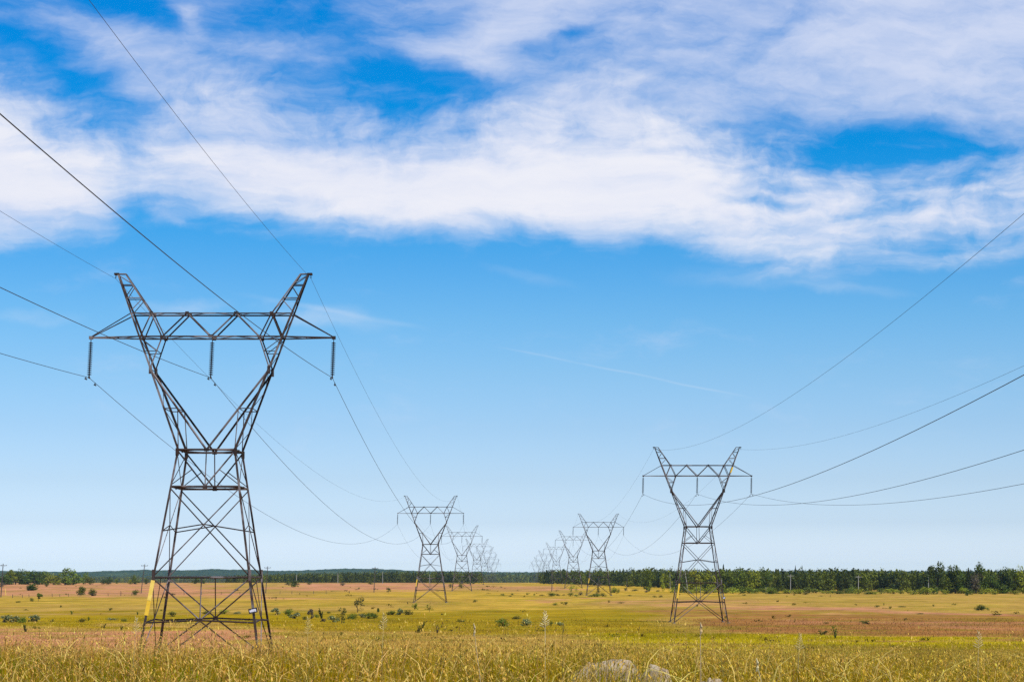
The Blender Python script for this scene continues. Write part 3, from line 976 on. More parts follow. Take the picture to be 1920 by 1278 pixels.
def crown_points(kind, n, rg):
    """centres, outward normals and leaf sizes of a crown one unit tall and one unit wide, standing on z=0"""
    if kind == 'pine':                                    # irregular whorled conifer
        z = rg.uniform(.05, 1, n) ** .85
        tier = np.abs(((z * 8.5) % 1) - .5) * 2
        r = (1 - z) ** .8 * (.28 + .24 * tier) * (.7 + .5 * np.sin(rg.integers(0, 6, n) * 1.7 + z * 21) ** 2)
        th = rg.uniform(0, 2 * np.pi, n)
        rr = r * np.sqrt(rg.uniform(.15, 1, n))
        C = np.stack([rr * np.cos(th), rr * np.sin(th), z - rr * .18], 1)
        N = np.stack([np.cos(th) * .5, np.sin(th) * .5, np.full(n, .8)], 1)
        return C, N, rg.uniform(.035, .075, n)
    if kind == 'vase':                                    # several leafy stems fanning out of one foot
        k = 7
        th0, le = rg.uniform(0, 6.28, k), rg.uniform(.15, .62, k)
        i = rg.integers(0, k, n)
        s = rg.uniform(.08, 1., n)
        hh = rg.uniform(.6, 1., k)[i]
        C = np.stack([np.cos(th0[i]) * le[i] * s * hh, np.sin(th0[i]) * le[i] * s * hh, s * hh], 1)
        d = rg.normal(0, 1, (n, 3))
        C = C + d * .05 * (1.2 - .8 * s)[:, None]
        C[:, 2] = C[:, 2].clip(.02, 1)
        return C, np.stack([np.cos(th0[i]), np.sin(th0[i]), np.full(n, .3)], 1), rg.uniform(.06, .11, n)
    spec = {'round': (16, .50, .60, .30, .17), 'tall': (18, .40, .58, .40, .14), 'open': (13, .44, .62, .34, .13), 'poplar': (15, .26, .56, .42, .13),
            'shrub': (13, .44, .44, .40, .24), 'low': (12, .50, .42, .40, .24), 'sapling': (7, .36, .66, .30, .15), 'scrap': (8, .48, .45, .42, .18), 'vase': (10, .40, .62, .34, .16)}[kind]
    k, rx, zc, rz, br = spec
    cen = []
    while len(cen) < k:
        p = rg.uniform(-1, 1, 3)
        if np.linalg.norm(p) < 1:
            q = p * (rx - br * .7, rx - br * .7, rz - br * .6) + (0, 0, zc)
            if kind == 'vase' and abs(p[0]) > .3 + .7 * (p[2] + 1) / 2:
                continue
            cen.append(q)
    cen = np.array(cen)
    rad = rg.uniform(.65, 1.25, k) * br
    i = rg.choice(k, n, p=rad ** 2 / (rad ** 2).sum())
    d = rg.normal(0, 1, (n, 3))
    d /= np.linalg.norm(d, axis=1, keepdims=True)
    d[:, 2] = np.where(d[:, 2] < -.3, d[:, 2] * .5, d[:, 2])
    rr = rad[i] * rg.uniform(.35, 1.08, n) ** .6
    C = cen[i] + d * rr[:, None] * (1, 1, .85)
    lo_, hi_ = np.percentile(C[:, 2], 2), np.percentile(C[:, 2], 99.3)
    foot = {'shrub': .03, 'low': .04, 'scrap': .06, 'vase': .05, 'sapling': .34, 'open': .10, 'tall': .06, 'round': .05, 'poplar': .05}[kind]
    C[:, 2] = np.maximum(foot + (C[:, 2] - lo_) / (hi_ - lo_) * (.97 - foot), foot * .6)
    C[:, :2] *= .5 / np.percentile(np.abs(C[:, :2]), 98.5)
    if kind in ('shrub', 'low', 'round', 'scrap'):           # broad foot, so that the crown sits on the ground
        C[:, :2] *= (1 + .25 * np.clip(.35 - C[:, 2:3], 0, 1))
    return C, d + (0, 0, .6), rg.uniform(.5, 1.3, n) * {'shrub': .085, 'low': .085, 'sapling': .11, 'scrap': .09, 'vase': .1}.get(kind, .062)


def stem_mesh(kind, rg, mat):
    mb = MB()
    if kind in ('shrub', 'low', 'scrap', 'vase'):
        for k in range(5):
            th = rg.uniform(0, 6.28)
            r = rg.uniform(.1, .3)
            mb.tube([(0, 0, -.05), (math.cos(th) * r * .4, math.sin(th) * r * .4, .25), (math.cos(th) * r, math.sin(th) * r, .6)], [.025, .018, .006], 5)
    else:
        top = {'pine': .96, 'sapling': .7}.get(kind, .62)
        w = {'pine': .03, 'sapling': .028, 'poplar': .026}.get(kind, .034)
        mb.tube([(0, 0, -.06), (rg.normal(0, .01), rg.normal(0, .01), .2), (rg.normal(0, .02), rg.normal(0, .02), top * .6), (rg.normal(0, .02), 0, top)], [w * 1.3, w, w * .7, w * .25], 7)
        for k in range(7):
            th = rg.uniform(0, 6.28)
            z = rg.uniform(.25, .6) * (1 if kind != 'pine' else 1.2)
            r = rg.uniform(.14, .3) * (.6 if kind in ('pine', 'poplar') else 1)
            mb.tube([(0, 0, z), (math.cos(th) * r * .5, math.sin(th) * r * .5, z + .09), (math.cos(th) * r, math.sin(th) * r, z + .2)], [w * .5, w * .32, w * .1], 5)
    return mb.mesh('stem', mat)


PROTO = {}


def proto(kind, leaf, n, variant):
    key = (kind, leaf.name, n, variant)
    if key not in PROTO:
        rg = np.random.default_rng(sum(map(ord, kind)) * 31 + variant * 7 + 1)
        C, N, s = crown_points(kind, n, rg)
        V, F = leaf_mesh_arrays(C, N, s, rg)
        PROTO[key] = (npmesh('crown', V, F, leaf), stem_mesh(kind, rg, BARK))
    return PROTO[key]


SHRUBBY = ('shrub', 'low', 'scrap', 'vase')


def plant(px, py, w, h, kind, leaf, label, name, cat, group=None, n=None, dist=None, var=None):
    """a tree or shrub whose foot shows at photo pixel (px, py), w by h pixels large"""
    if dist:
        x, Y, _ = at_y(px, py, dist)
        z = float(gh(x, Y))
        h = h - (py - 1072) + (EYE - z) / dist * FPX
    else:
        x, Y, z = ground_at(px, py)
    W_, H_ = w / FPX * Y, h / FPX * Y
    n = n or ((1100 if dist else 650) if kind not in SHRUBBY else 420)
    cm, sm = proto(kind, leaf, n, random.randrange(4) if var is None else var)
    rx = .42 if kind == 'pine' else .5
    t_ = thing(name, label, cat, (x, Y, z), random.uniform(0, 6.28), group)
    c = link('crown' if kind not in SHRUBBY else 'foliage', cm, t_)
    s_ = link('trunk' if kind not in SHRUBBY else 'stems', sm, t_)
    for o in (c, s_):
        o.scale = (W_ / (2 * rx), W_ / (2 * rx), H_ / 1.0)
    return t_


TR = ('field_tree', 'tree')
SH = ('shrub', 'shrub')
# --- far left: the copse and the trees before the blue ridge
GL = 'trees of the far left copse'
for px, w, h, k, lf, lab in ((5, 26, 19, 'round', LEAF_DARK, 'dark round tree cut by the left frame edge behind the utility pole'),
                             (17, 16, 28, 'poplar', LEAF_MID, None), (29, 20, 26, 'open', LEAF_LIGHT, 'yellow green tree low in the far left copse beside a dark spruce'),
                             (14, 15, 24, 'pine', LEAF_PINE, 'dark pointed spruce inside the far left copse'), (41, 20, 29, 'round', LEAF_DARK, 'tallest dark crown of the far left copse above the oval bush'),
                             (53, 20, 26, 'tall', LEAF_MID, None), (65, 26, 26, 'round', LEAF_DARK, None), (79, 24, 25, 'round', LEAF_MID, None), (90, 20, 23, 'open', LEAF_MID, None),
                             (101, 24, 21, 'round', LEAF_LIGHT, 'pale olive tree near the right end of the far left copse'), (110, 15, 18, 'round', LEAF_DARK, None),
                             (122, 22, 31, 'tall', LEAF_MID, 'tall twin crowned grey green tree at the right end of the left copse'),
                             (137, 20, 27, 'tall', LEAF_MID, 'broad crown beside the tall grey green tree ending the left copse'),
                             (36, 22, 22, 'round', LEAF_MID, None), (71, 20, 22, 'tall', LEAF_DARK, None)):
    plant(px, 1095, w * 1.45, h, k, lf, lab or 'mid green tree in the dense copse at far left', *TR, group=GL, dist=1226 + random.uniform(-20, 40))
plant(160, 1093, 15, 20, 'tall', LEAF_MID, 'pointed mid green tree standing before the blue ridge, left of a domed one', *TR, dist=1290)
plant(168, 1093, 20, 15, 'round', LEAF_OLIVE, 'broad low olive tree joined to a pointed one before the blue ridge', *TR, dist=1280)
plant(204, 1092, 17, 12, 'round', LEAF_DARK, 'dark domed tree alone before the blue ridge at left', *TR, dist=1290)
plant(193, 1092, 12, 7, 'shrub', LEAF_DARK, 'low dark bush touching the dark domed tree at left', *SH, dist=1290)
plant(219, 1091, 9, 8, 'shrub', LEAF_MID, 'small bluish green bush right of the dark domed tree', *SH, dist=1350)
plant(254, 1091, 17, 14, 'round', LEAF_MID, 'bright green domed tree left of the leaning pole and largest pylon', *TR, dist=1300)
plant(244, 1091, 12, 7, 'shrub', LEAF_LIGHT, 'low light green bush at the foot of the bright domed tree', *SH, dist=1300)
plant(274.5, 1091, 9, 9, 'shrub', LEAF_DARK, 'small dark round bush behind the leg of the largest pylon', *SH, dist=1300)
plant(367, 1091, 16, 11, 'round', LEAF_DARK, 'dark domed tree seen between the legs of the largest pylon', *TR, dist=1320)
plant(381, 1091, 10, 6, 'shrub', LEAF_DARK, 'low dark bush beside the domed tree between the pylon legs', *SH, dist=1320)
# --- left field
plant(60, 1106.5, 24, 14, 'shrub', LEAF_DARK, 'large dark oval bush in pink grass before the far left copse', *SH, n=800, var=1)
plant(88, 1099, 8, 6, 'shrub', LEAF_DARK, 'small dark bush at the edge of the left copse', *SH)
plant(5, 1100, 14, 9, 'scrap', LEAF_BROWN, 'brownish leafless bush at the far left pole', *SH)
plant(151.5, 1114.5, 19, 16, 'shrub', LEAF_OLIVE, 'left of a pair of dark round bushes by the pasture fence', *SH, n=800, var=2)
plant(173, 1116.5, 17, 14, 'shrub', LEAF_OLIVE, 'right of a pair of dark round bushes by the pasture fence', *SH, n=800, var=3)
plant(254, 1115, 12, 10.5, 'shrub', LEAF_OLIVE, 'dark round bush left of the largest pylon with yellow marker', *SH, n=700)
plant(72, 1126.5, 12, 15, 'sapling', LEAF_MID, 'small round headed sapling on a thin stem at far left', 'sapling', 'sapling')
plant(60, 1127, 9, 7, 'shrub', LEAF_OLIVE, 'small olive bush left of the round headed sapling', *SH)
plant(33, 1129, 10, 3.5, 'low', LEAF_OLIVE, 'flat olive tuft in gold grass at far left', *SH)
plant(134.5, 1151, 8, 9, 'vase', LEAF_MID, 'small dark pointed weed alone in the left gold field', 'weed', 'weed')
plant(258, 1152, 6, 8, 'vase', LEAF_DARK, 'small dark weed beside the yellow marked pylon leg', 'weed', 'weed')
plant(114, 1138, 5, 4, 'scrap', LEAF_OLIVE, 'tiny dark tuft in the left field above the lone weed', 'weed', 'weed')
plant(8, 1166, 26, 14, 'scrap', LEAF_SILVER, 'silvery leafed shrub at the left frame edge', *SH, n=600)
plant(26, 1166, 20, 12, 'scrap', LEAF_SILVER, 'second silvery shrub from the left frame edge', *SH, n=600)
plant(42, 1167, 18, 12, 'shrub', LEAF_MID, 'greener dark shrub amid the silvery patch at left', *SH, n=600)
plant(62, 1165, 24, 13, 'scrap', LEAF_SILVER, 'rightmost silvery shrub of the patch at the left edge', *SH, n=600)
plant(97, 1165, 9, 6, 'low', LEAF_OLIVE, 'faint small shrub just right of the silvery patch', *SH)
plant(155, 1166, 15, 8, 'low', LEAF_OLIVE, 'low olive shrub with taller neighbour in the left olive grass', *SH)
plant(166, 1163, 7, 10, 'vase', LEAF_MID, 'upright green weed standing over a low olive shrub at left', 'weed', 'weed')
plant(210, 1162, 21, 5, 'low', LEAF_SILVER, 'flat silvery patch shrub left of the largest pylon', *SH)
plant(234, 1164.5, 13, 6, 'low', LEAF_MID, 'low dark green shrub nearest the left pylon leg', *SH)
plant(196, 1177, 7, 9, 'vase', LEAF_OLIVE, 'thin green weed at the top of the pink grass, left', 'weed', 'weed')
plant(227, 1181, 9, 9, 'vase', LEAF_OLIVE, 'green weed before the marked leg of the largest pylon', 'weed', 'weed')
# --- behind and right of the largest pylon
for px, py, w, h, k, lf, lab in (
        (323, 1155, 15, 10, 'shrub', LEAF_OLIVE, 'low bush seen through the left side of the largest pylon'),
        (388, 1152, 16, 9, 'shrub', LEAF_OLIVE, 'bush behind the middle brace of the largest pylon'),
        (421, 1150, 18, 8, 'low', LEAF_LIGHT, 'light green shrub right of the middle brace under the largest pylon'),
        (444, 1150, 14, 5, 'low', LEAF_SILVER, 'pale flat shrub left of the framed plate on the pylon'),
        (324, 1115, 9, 4, 'low', LEAF_OLIVE, 'low tuft on the fence line seen through the largest pylon'),
        (444, 1107, 7, 5, 'shrub', LEAF_OLIVE, 'tiny round bush in pink grass within the right pylon leg'),
        (519, 1152, 17, 13, 'scrap', LEAF_SILVER, 'silvery shrub just right of the largest pylon'),
        (541, 1154, 15, 16, 'shrub', LEAF_MID, 'dark green round shrub second right of the largest pylon'),
        (553, 1159, 19, 12, 'scrap', LEAF_SILVER, 'silver green low shrub below the dark round one'),
        (571, 1161, 9, 7, 'shrub', LEAF_OLIVE, 'small olive shrub between silver and grey brown ones'),
        (584, 1159, 12, 18, 'scrap', LEAF_BROWN, 'grey brown dry upright shrub right of the largest pylon'),
        (603, 1159, 14, 20, 'vase', LEAF_OLIVE, 'tall green shrub right of the grey brown one'),
        (593, 1157, 10, 6, 'low', LEAF_MID, 'low green shrub at the foot of the grey brown one'),
        (617, 1149, 8, 4, 'low', LEAF_OLIVE, 'small flat tuft above the shrubs in gold grass'),
        (625, 1166, 20, 13, 'scrap', LEAF_SILVER, 'pale silvery shrub left of the dark stemmed sapling'),
        (608, 1165, 12, 6, 'scrap', LEAF_BROWN, 'low brownish dead shrub below the tall green shrub'),
        (661, 1160, 18, 11, 'shrub', LEAF_MID, 'dark green bush below the small pine'),
        (678, 1157, 16, 8, 'low', LEAF_SILVER, 'greyish low bush between two dark bushes below the pine'),
        (692, 1159, 22, 12, 'shrub', LEAF_MID, 'broad dark bush right of the small pine'),
        (702, 1158, 14, 9, 'low', LEAF_OLIVE, 'olive bush joined to the broad dark bush'),
        (708, 1150, 6, 11, 'sapling', LEAF_DARK, 'little dark sapling right of the small pine'),
        (735, 1152, 20, 8, 'low', LEAF_MID, 'dark low bush at the left end of the long shrub row'),
        (750, 1152, 18, 12, 'scrap', LEAF_SILVER, 'silvery middle bush of the long shrub row'),
        (765, 1152, 17, 10, 'shrub', LEAF_OLIVE, 'right end bush of the long shrub row near second pylon'),
        (778, 1142, 11, 12, 'scrap', LEAF_LIGHT, 'loose yellow green bush at the left foot of second pylon'),
        (765, 1132, 4, 5, 'vase', LEAF_OLIVE, 'tiny weed left of the second pylon foot')):
    tall = k in ('vase', 'sapling')
    plant(px, py, w * 1.1, h, k, lf, lab, *(SH if k != 'sapling' else ('sapling', 'sapling')), n=500)
plant(640.5, 1169, 19, 32, 'open', LEAF_OLIVE, 'dark brownish sapling on a bare stem in front of the shrubs', 'sapling', 'sapling', n=420, var=1)
plant(670, 1147, 23, 29, 'open', LEAF_PINE, 'small dark ragged pine standing alone in the gold field', 'pine_tree', 'pine tree', n=300, var=2)
plant(786, 1185, 26, 23, 'vase', LEAF_OLIVE, 'leggy green weed rising from foreground grass near centre', 'weed', 'weed', n=160)
plant(48, 1184, 20, 17, 'vase', LEAF_DARK, 'leggy dark weed leaning right at far left foreground', 'weed', 'weed', n=110)
plant(729, 1113, 9, 13, 'sapling', LEAF_DARK, 'thin stemmed sapling between the dark pole and second pylon', 'sapling', 'sapling', n=160)
plant(805, 1147, 14, 17, 'sapling', LEAF_MID, 'spindly flat topped plant right of the second pylon foot', 'weed', 'weed', n=45)
for px, py, w, h, k, lf, lab, *nn in (
        (540, 1096, 10, 9, 'shrub', LEAF_DARK, 'left of two overlapping round bushes in the pink field'),
        (551, 1100, 18, 13, 'shrub', LEAF_DARK, 'right and larger of two overlapping round bushes in the pink field'),
        (580, 1095.5, 8, 7, 'shrub', LEAF_DARK, 'round dark bush right of the overlapping pair'),
        (530, 1101, 3, 2.5, 'low', LEAF_OLIVE, 'tiny tuft left of the overlapping round bushes'),
        (642.5, 1097.5, 10, 7, 'shrub', LEAF_BROWN, 'brownish round bush in the pink field near centre left'),
        (694, 1095, 9, 9, 'shrub', LEAF_OLIVE, 'olive round bush just left of the upright dark pole'),
        (673, 1104, 5, 4, 'low', LEAF_OLIVE, 'small weed left of the upright dark pole'),
        (844.5, 1101, 7, 8, 'shrub', LEAF_OLIVE, 'oval dark bush between second and third left pylons'),
        (865, 1102, 11, 10, 'shrub', LEAF_OLIVE, 'dark bush under the third left pylon'),
        (877, 1094, 6, 4, 'shrub', LEAF_DARK, 'tiny dark bush right of the third left pylon'),
        (887, 1094, 9, 5, 'shrub', LEAF_DARK, 'low dark bush at the foot of the fourth left pylon'),
        (914, 1100, 6, 3, 'low', LEAF_OLIVE, 'small flat tuft in the pink field, left of centre gap'),
        (940, 1101, 5, 2.5, 'low', LEAF_OLIVE, 'small flat tuft in the pink field below the blue forest gap'),
        (891, 1128.5, 9, 5, 'scrap', LEAF_OLIVE, 'small weed patch in gold grass right of second pylon'),
        (943, 1115.5, 9, 4, 'low', LEAF_MID, 'left tuft of the dark dotted line across centre'),
        (961, 1114.5, 6, 3.5, 'low', LEAF_MID, 'second tuft of the dark dotted line across centre'),
        (957, 1118, 6, 2.5, 'low', LEAF_OLIVE, 'tuft slightly below the dark dotted line at centre'),
        (989, 1114.5, 6, 4, 'shrub', LEAF_MID, 'third tuft of the dark dotted line across centre'),
        (1002, 1115.5, 5, 4, 'shrub', LEAF_MID, 'fourth tuft of the dark dotted line across centre'),
        (1017, 1116.5, 7, 3, 'low', LEAF_OLIVE, 'low tuft left of the leafy row before right pylons'),
        (1034, 1117, 15, 7, 'shrub', LEAF_MID, 'leafy shrub at the left of the row before right pylons'),
        (1044, 1116.5, 10, 5, 'low', LEAF_OLIVE, 'second leafy shrub of the row before right pylons'),
        (1057, 1116, 6, 3, 'low', LEAF_OLIVE, 'small tuft midway in the leafy row before right pylons'),
        (1069.5, 1117, 12, 7, 'shrub', LEAF_MID, 'round shrub below the bright pair of saplings'),
        (1081, 1117.5, 9, 4, 'low', LEAF_MID, 'low shrub between the bright saplings and second right pylon'),
        (1089, 1115, 8, 7, 'shrub', LEAF_BROWN, 'brownish shrub at the left foot of second right pylon'),
        (1115, 1118, 20, 6, 'low', LEAF_MID, 'low green shrubbery under the second right pylon'),
        (1130, 1117.5, 12, 8, 'shrub', LEAF_OLIVE, 'shrub by the right foot of second right pylon'),
        (1152, 1111, 14, 11, 'shrub', LEAF_LIGHT, 'bright light green bush right of second right pylon'),
        (1159, 1111, 7, 9, 'shrub', LEAF_LIGHT, 'smaller bright bush touching the bright light green one'),
        (1173, 1107, 7, 6, 'scrap', LEAF_OLIVE, 'little shrub at the short brownish pole foot'),
        (1190, 1107.5, 12, 5, 'low', LEAF_OLIVE, 'flat olive shrub left of the lone field tree'),
        (1212, 1110, 10, 4, 'low', LEAF_BROWN, 'dry brown clump at the foot of the lone field tree'),
        (1233, 1108.5, 7, 4, 'low', LEAF_OLIVE, 'olive tuft between the lone tree and the slim one'),
        (1227.5, 1119.5, 7, 4, 'low', LEAF_OLIVE, 'small tuft below the lone field tree, left one of two'),
        (1239, 1119, 7, 5, 'low', LEAF_OLIVE, 'small tuft below the slim tree, right one of two'),
        (1181, 1117, 7, 3, 'low', LEAF_OLIVE, 'tuft in gold grass right of the bright green bush'),
        (1164.5, 1130.5, 12, 3, 'low', LEAF_OLIVE, 'flat dark tuft in tan grass left of nearest right pylon'),
        (1041, 1134, 11, 5, 'low', LEAF_MID, 'dark leafy patch in gold grass below the leafy row'),
        (1060, 1133.5, 10, 6, 'scrap', LEAF_OLIVE, 'ragged weed right of the dark leafy patch'),
        (943.5, 1174, 25, 16, 'shrub', LEAF_MID, 'large round green bush at centre front, left of three'),
        (987, 1173, 22, 15, 'shrub', LEAF_SILVER, 'large pale green bush at centre front, middle of three'),
        (968, 1160, 15, 7, 'low', LEAF_OLIVE, 'low dark bush just behind the two large centre bushes'),
        (1033.5, 1172, 8, 9, 'shrub', LEAF_DARK, 'small dark bush at centre front, right of three'),
        (1048, 1172, 16, 7, 'low', LEAF_SILVER, 'flat pale bush beside the small dark centre bush'),
        (865, 1165.5, 14, 6, 'low', LEAF_OLIVE, 'flat bush in olive grass left of the centre bushes'),
        (829, 1152, 5, 4, 'low', LEAF_OLIVE, 'tiny tuft in olive grass right of second pylon'),
        (820, 1186, 14, 17, 'vase', LEAF_BROWN, 'dark brown weed head rising from foreground near centre', 70),
        (1840, 1143.5, 21, 11, 'shrub', LEAF_DARK, 'dark leafy bush alone in the pink field at far right'),
        (1852, 1143.5, 9, 6, 'scrap', LEAF_MID, 'small bush joined to the lone dark one at far right'),
        (1622, 1169, 20, 6, 'scrap', LEAF_MID, 'ragged green tuft in brown grass at right'),
        (1549, 1169, 10, 4, 'low', LEAF_OLIVE, 'low olive tuft left of the ragged green one'),
        (1595, 1165, 4, 6, 'vase', LEAF_OLIVE, 'slim weed just above the ragged green tuft'),
        (1645, 1137.5, 9, 5, 'shrub', LEAF_OLIVE, 'small shrub at the top of the pink strip'),
        (1657, 1134, 7, 6, 'vase', LEAF_LIGHT, 'upright yellowish weed above the pink strip'),
        (1692, 1137.5, 15, 2.5, 'low', LEAF_OLIVE, 'flat dark tuft on the pink strip at right'),
        (1750, 1136.5, 4, 5, 'shrub', LEAF_OLIVE, 'tiny dark weed above the pink strip'),
        (1702, 1145, 3, 4, 'vase', LEAF_OLIVE, 'tiny dark weed within the pink strip'),
        (1726, 1150.5, 16, 2, 'low', LEAF_OLIVE, 'thin flat tuft under the pink strip'),
        (1869, 1152, 20, 2.5, 'low', LEAF_OLIVE, 'thin flat tuft below the lone bush at far right'),
        (1557, 1119, 3, 6, 'vase', LEAF_OLIVE, 'tiny upright weed before the right hedge'),
        (1490, 1166, 8, 7, 'vase', LEAF_OLIVE, 'green weed right of the nearest right pylon foot'),
        (1395, 1116, 8, 3, 'low', LEAF_OLIVE, 'small tuft behind the nearest right pylon, right side'),
        (1566, 1196, 20, 28, 'vase', LEAF_MID, 'leggy dark green weed rising over lime grass at right', 90),
        (1543, 1190, 16, 9, 'scrap', LEAF_OLIVE, 'low dark weed patch left of the leggy green weed')):
    plant(px, py, w * 1.1, h, k, lf, lab, *(SH if k != 'vase' else ('weed', 'weed')), n=nn[0] if nn else 60 if k == 'vase' else 340 if w < 14 else 560)
for px, w, h, v in ((1072, 11, 18, 0), (1081, 7, 10, 1)):
    plant(px, 1108.5, w, h, 'tall', LEAF_LIGHT, ('taller' if v == 0 else 'shorter') + ' of two bright green saplings left of second right pylon', 'sapling', 'sapling', n=350)
plant(1121.5, 1116.5, 13, 20, 'pine', LEAF_PINE, 'small grey green pine under the second right pylon', 'pine_tree', 'pine tree', n=350)
plant(1217, 1108, 24, 44, 'tall', LEAF_MID, 'lone field tree with bright crown and dark trunk before the forest', *TR, n=1300, var=0)
plant(1243, 1108, 10, 34, 'poplar', LEAF_LIGHT, 'slim light green tree right of the lone field tree', *TR, n=500, var=1)
# --- right: hedge and trees in front of the forest
GR = 'trees standing before the right forest'
for px, py, w, h, k, lf, lab in (
        (1273, 1108, 20, 26, 'round', LEAF_DARK, 'dark low tree left of the nearest right pylon legs'),
        (1302, 1108, 22, 40, 'tall', LEAF_LIGHT, 'light topped tree seen through the left of nearest right pylon'),
        (1332, 1110, 20, 38, 'open', LEAF_LIGHT, 'yellowish green tree behind the right legs of nearest right pylon'),
        (1357, 1108, 30, 40, 'open', LEAF_MID, 'feathery green tree just right of the nearest right pylon'),
        (1386, 1109, 26, 43, 'tall', LEAF_MID, 'tall green tree second right of the nearest right pylon'),
        (1412, 1109, 22, 40, 'poplar', LEAF_LIGHT, 'narrow green tree third right of the nearest right pylon'),
        (1436, 1109, 20, 38, 'tall', LEAF_DARK, 'dark green tree behind the grey stub post'),
        (1458, 1109, 18, 32, 'round', LEAF_DARK, 'lower dark tree left of the bright bleached pole'),
        (1757, 1112, 30, 57, 'open', LEAF_DARK, 'tall dark tree leading the group at far right'),
        (1778, 1112, 24, 34, 'round', LEAF_MID, 'rounded mid green tree low in the far right group'),
        (1791, 1112, 28, 52, 'open', LEAF_DARK, 'ragged dark tree second in the far right group'),
        (1803, 1112, 22, 42, 'tall', LEAF_DARK, 'darker lower tree left of the brown tinged one at far right'),
        (1817, 1112, 14, 46, 'pine', LEAF_PINE, 'narrow dark conifer between tall trees at far right'),
        (1828, 1112, 18, 38, 'round', LEAF_BROWN, 'brown tinged tree left of the umbrella topped one'),
        (1842, 1112, 26, 56, 'open', LEAF_DARK, 'umbrella topped tall tree at far right'),
        (1861, 1112, 24, 36, 'round', LEAF_DARK, 'rounded dark tree between the umbrella topped and the bushy one'),
        (1880, 1112, 36, 47, 'round', LEAF_DARK, 'wide bushy dark tree near the right frame edge'),
        (1902, 1112, 22, 44, 'tall', LEAF_DARK, 'dark tree next to the yellowish one at the frame edge'),
        (1918, 1112, 26, 50, 'round', LEAF_LIGHT, 'yellowish green tree cut by the right frame edge')):
    plant(px, py, w * 1.3, h * 1.02, k, lf, lab, *TR, group=GR, n=1100)
for px, top, w, lab in ((1357, 1058, 11, 'spruce tip rising above the forest right of the nearest right pylon'), (1388, 1061.5, 8, 'small spruce tip second above the forest skyline'),
                        (1492, 1060.5, 7, 'left of twin dark spruce tips above the forest skyline'), (1504.5, 1060.5, 6.5, 'right of twin dark spruce tips above the forest skyline'), (1620, 1066, 8, 'rounded dark spruce tip above forest near the midway pole'),
                        (1466, 1064.5, 7, 'blunt spruce tip left of the twin spruce tips')):
    plant(px, 1104, w * 1.5, 1104 - top, 'pine', LEAF_PINE, lab, 'spruce_tree', 'spruce', n=500, dist=860)
HG = 'bushes of the hedge before the right forest'
hx = 1262.
while hx < 1915:
    w = random.uniform(14, 30)
    lf = random.choice([LEAF_MID, LEAF_HEDGE, LEAF_LIGHT, LEAF_HEDGE, LEAF_LIGHT, LEAF_MID])
    h = random.uniform(6, 14) if hx < 1700 else random.uniform(8, 15)
    plant(hx, 1111 + (hx - 1262) / 700 * 2.5 + random.uniform(-1.2, 1.2), w, h, random.choice(['shrub', 'low', 'shrub']), lf,
          'leafy bush in the continuous hedge before the right forest', 'hedge_bush', 'bush', HG, n=360)
    hx += w * random.uniform(.42, .8)
plant(1447, 1113, 19, 13, 'shrub', LEAF_MID, 'round solitary bush right of the grey stub post', *SH, n=600)
plant(1511, 1114, 13, 6, 'shrub', LEAF_OLIVE, 'small round bush right of the bright bleached pole', *SH, n=400)
plant(1814, 1116, 11, 12, 'shrub', LEAF_DARK, 'dark bush in front of the hedge at far right', *SH, n=400)
plant(1178, 1100, 22, 12, 'shrub', LEAF_OLIVE, 'large rounded bush before the forest, left of the lone tree', *SH, n=500)
plant(1150, 1098, 16, 7, 'low', LEAF_MID, 'low bush left of the large rounded bush at the forest edge', *SH, n=400)
plant(1199, 1099, 14, 7, 'low', LEAF_MID, 'low bush right of the large rounded bush at the forest edge', *SH, n=400)


# --- woods that read as one mass
def wood(name, label, spots, leaf, n, kinds=('round', 'tall', 'round', 'open', 'round', 'pine')):
    PR = []
    for j, k in enumerate(kinds):
        rg = np.random.default_rng(900 + j)
        C, N, s = crown_points(k, n, rg)
        PR.append(leaf_mesh_arrays(C, N, s * (1.9 if n < 200 else 1.5), rg))
    Vs, Fs, b = [], [], 0
    Ks = []
    for x, Y, w, h in spots:
        V, F = PR[rng.integers(len(PR))]
        f = rng.uniform(0, 1) ** 1.25
        tint = np.array((.024, .040, .005)) * (1 - f) + np.array((.165, .18, .010)) * f
        Ks.append(np.broadcast_to(tint * rng.uniform(.75, 1.25), V.shape))
        th = rng.uniform(0, 6.28)
        c, s = math.cos(th), math.sin(th)
        q = V * (w, w, h)
        q = np.stack([q[:, 0] * c - q[:, 1] * s + x, q[:, 0] * s + q[:, 1] * c + Y, q[:, 2] + gh(x, Y)], 1)
        Vs.append(q)
        Fs.append(F + b)
        b += len(V)
    o = link(name, npmesh(name, np.concatenate(Vs), np.concatenate(Fs), leaf, colors=np.concatenate(Ks)))
    return tag(o, label, 'woods', None, 'stuff')


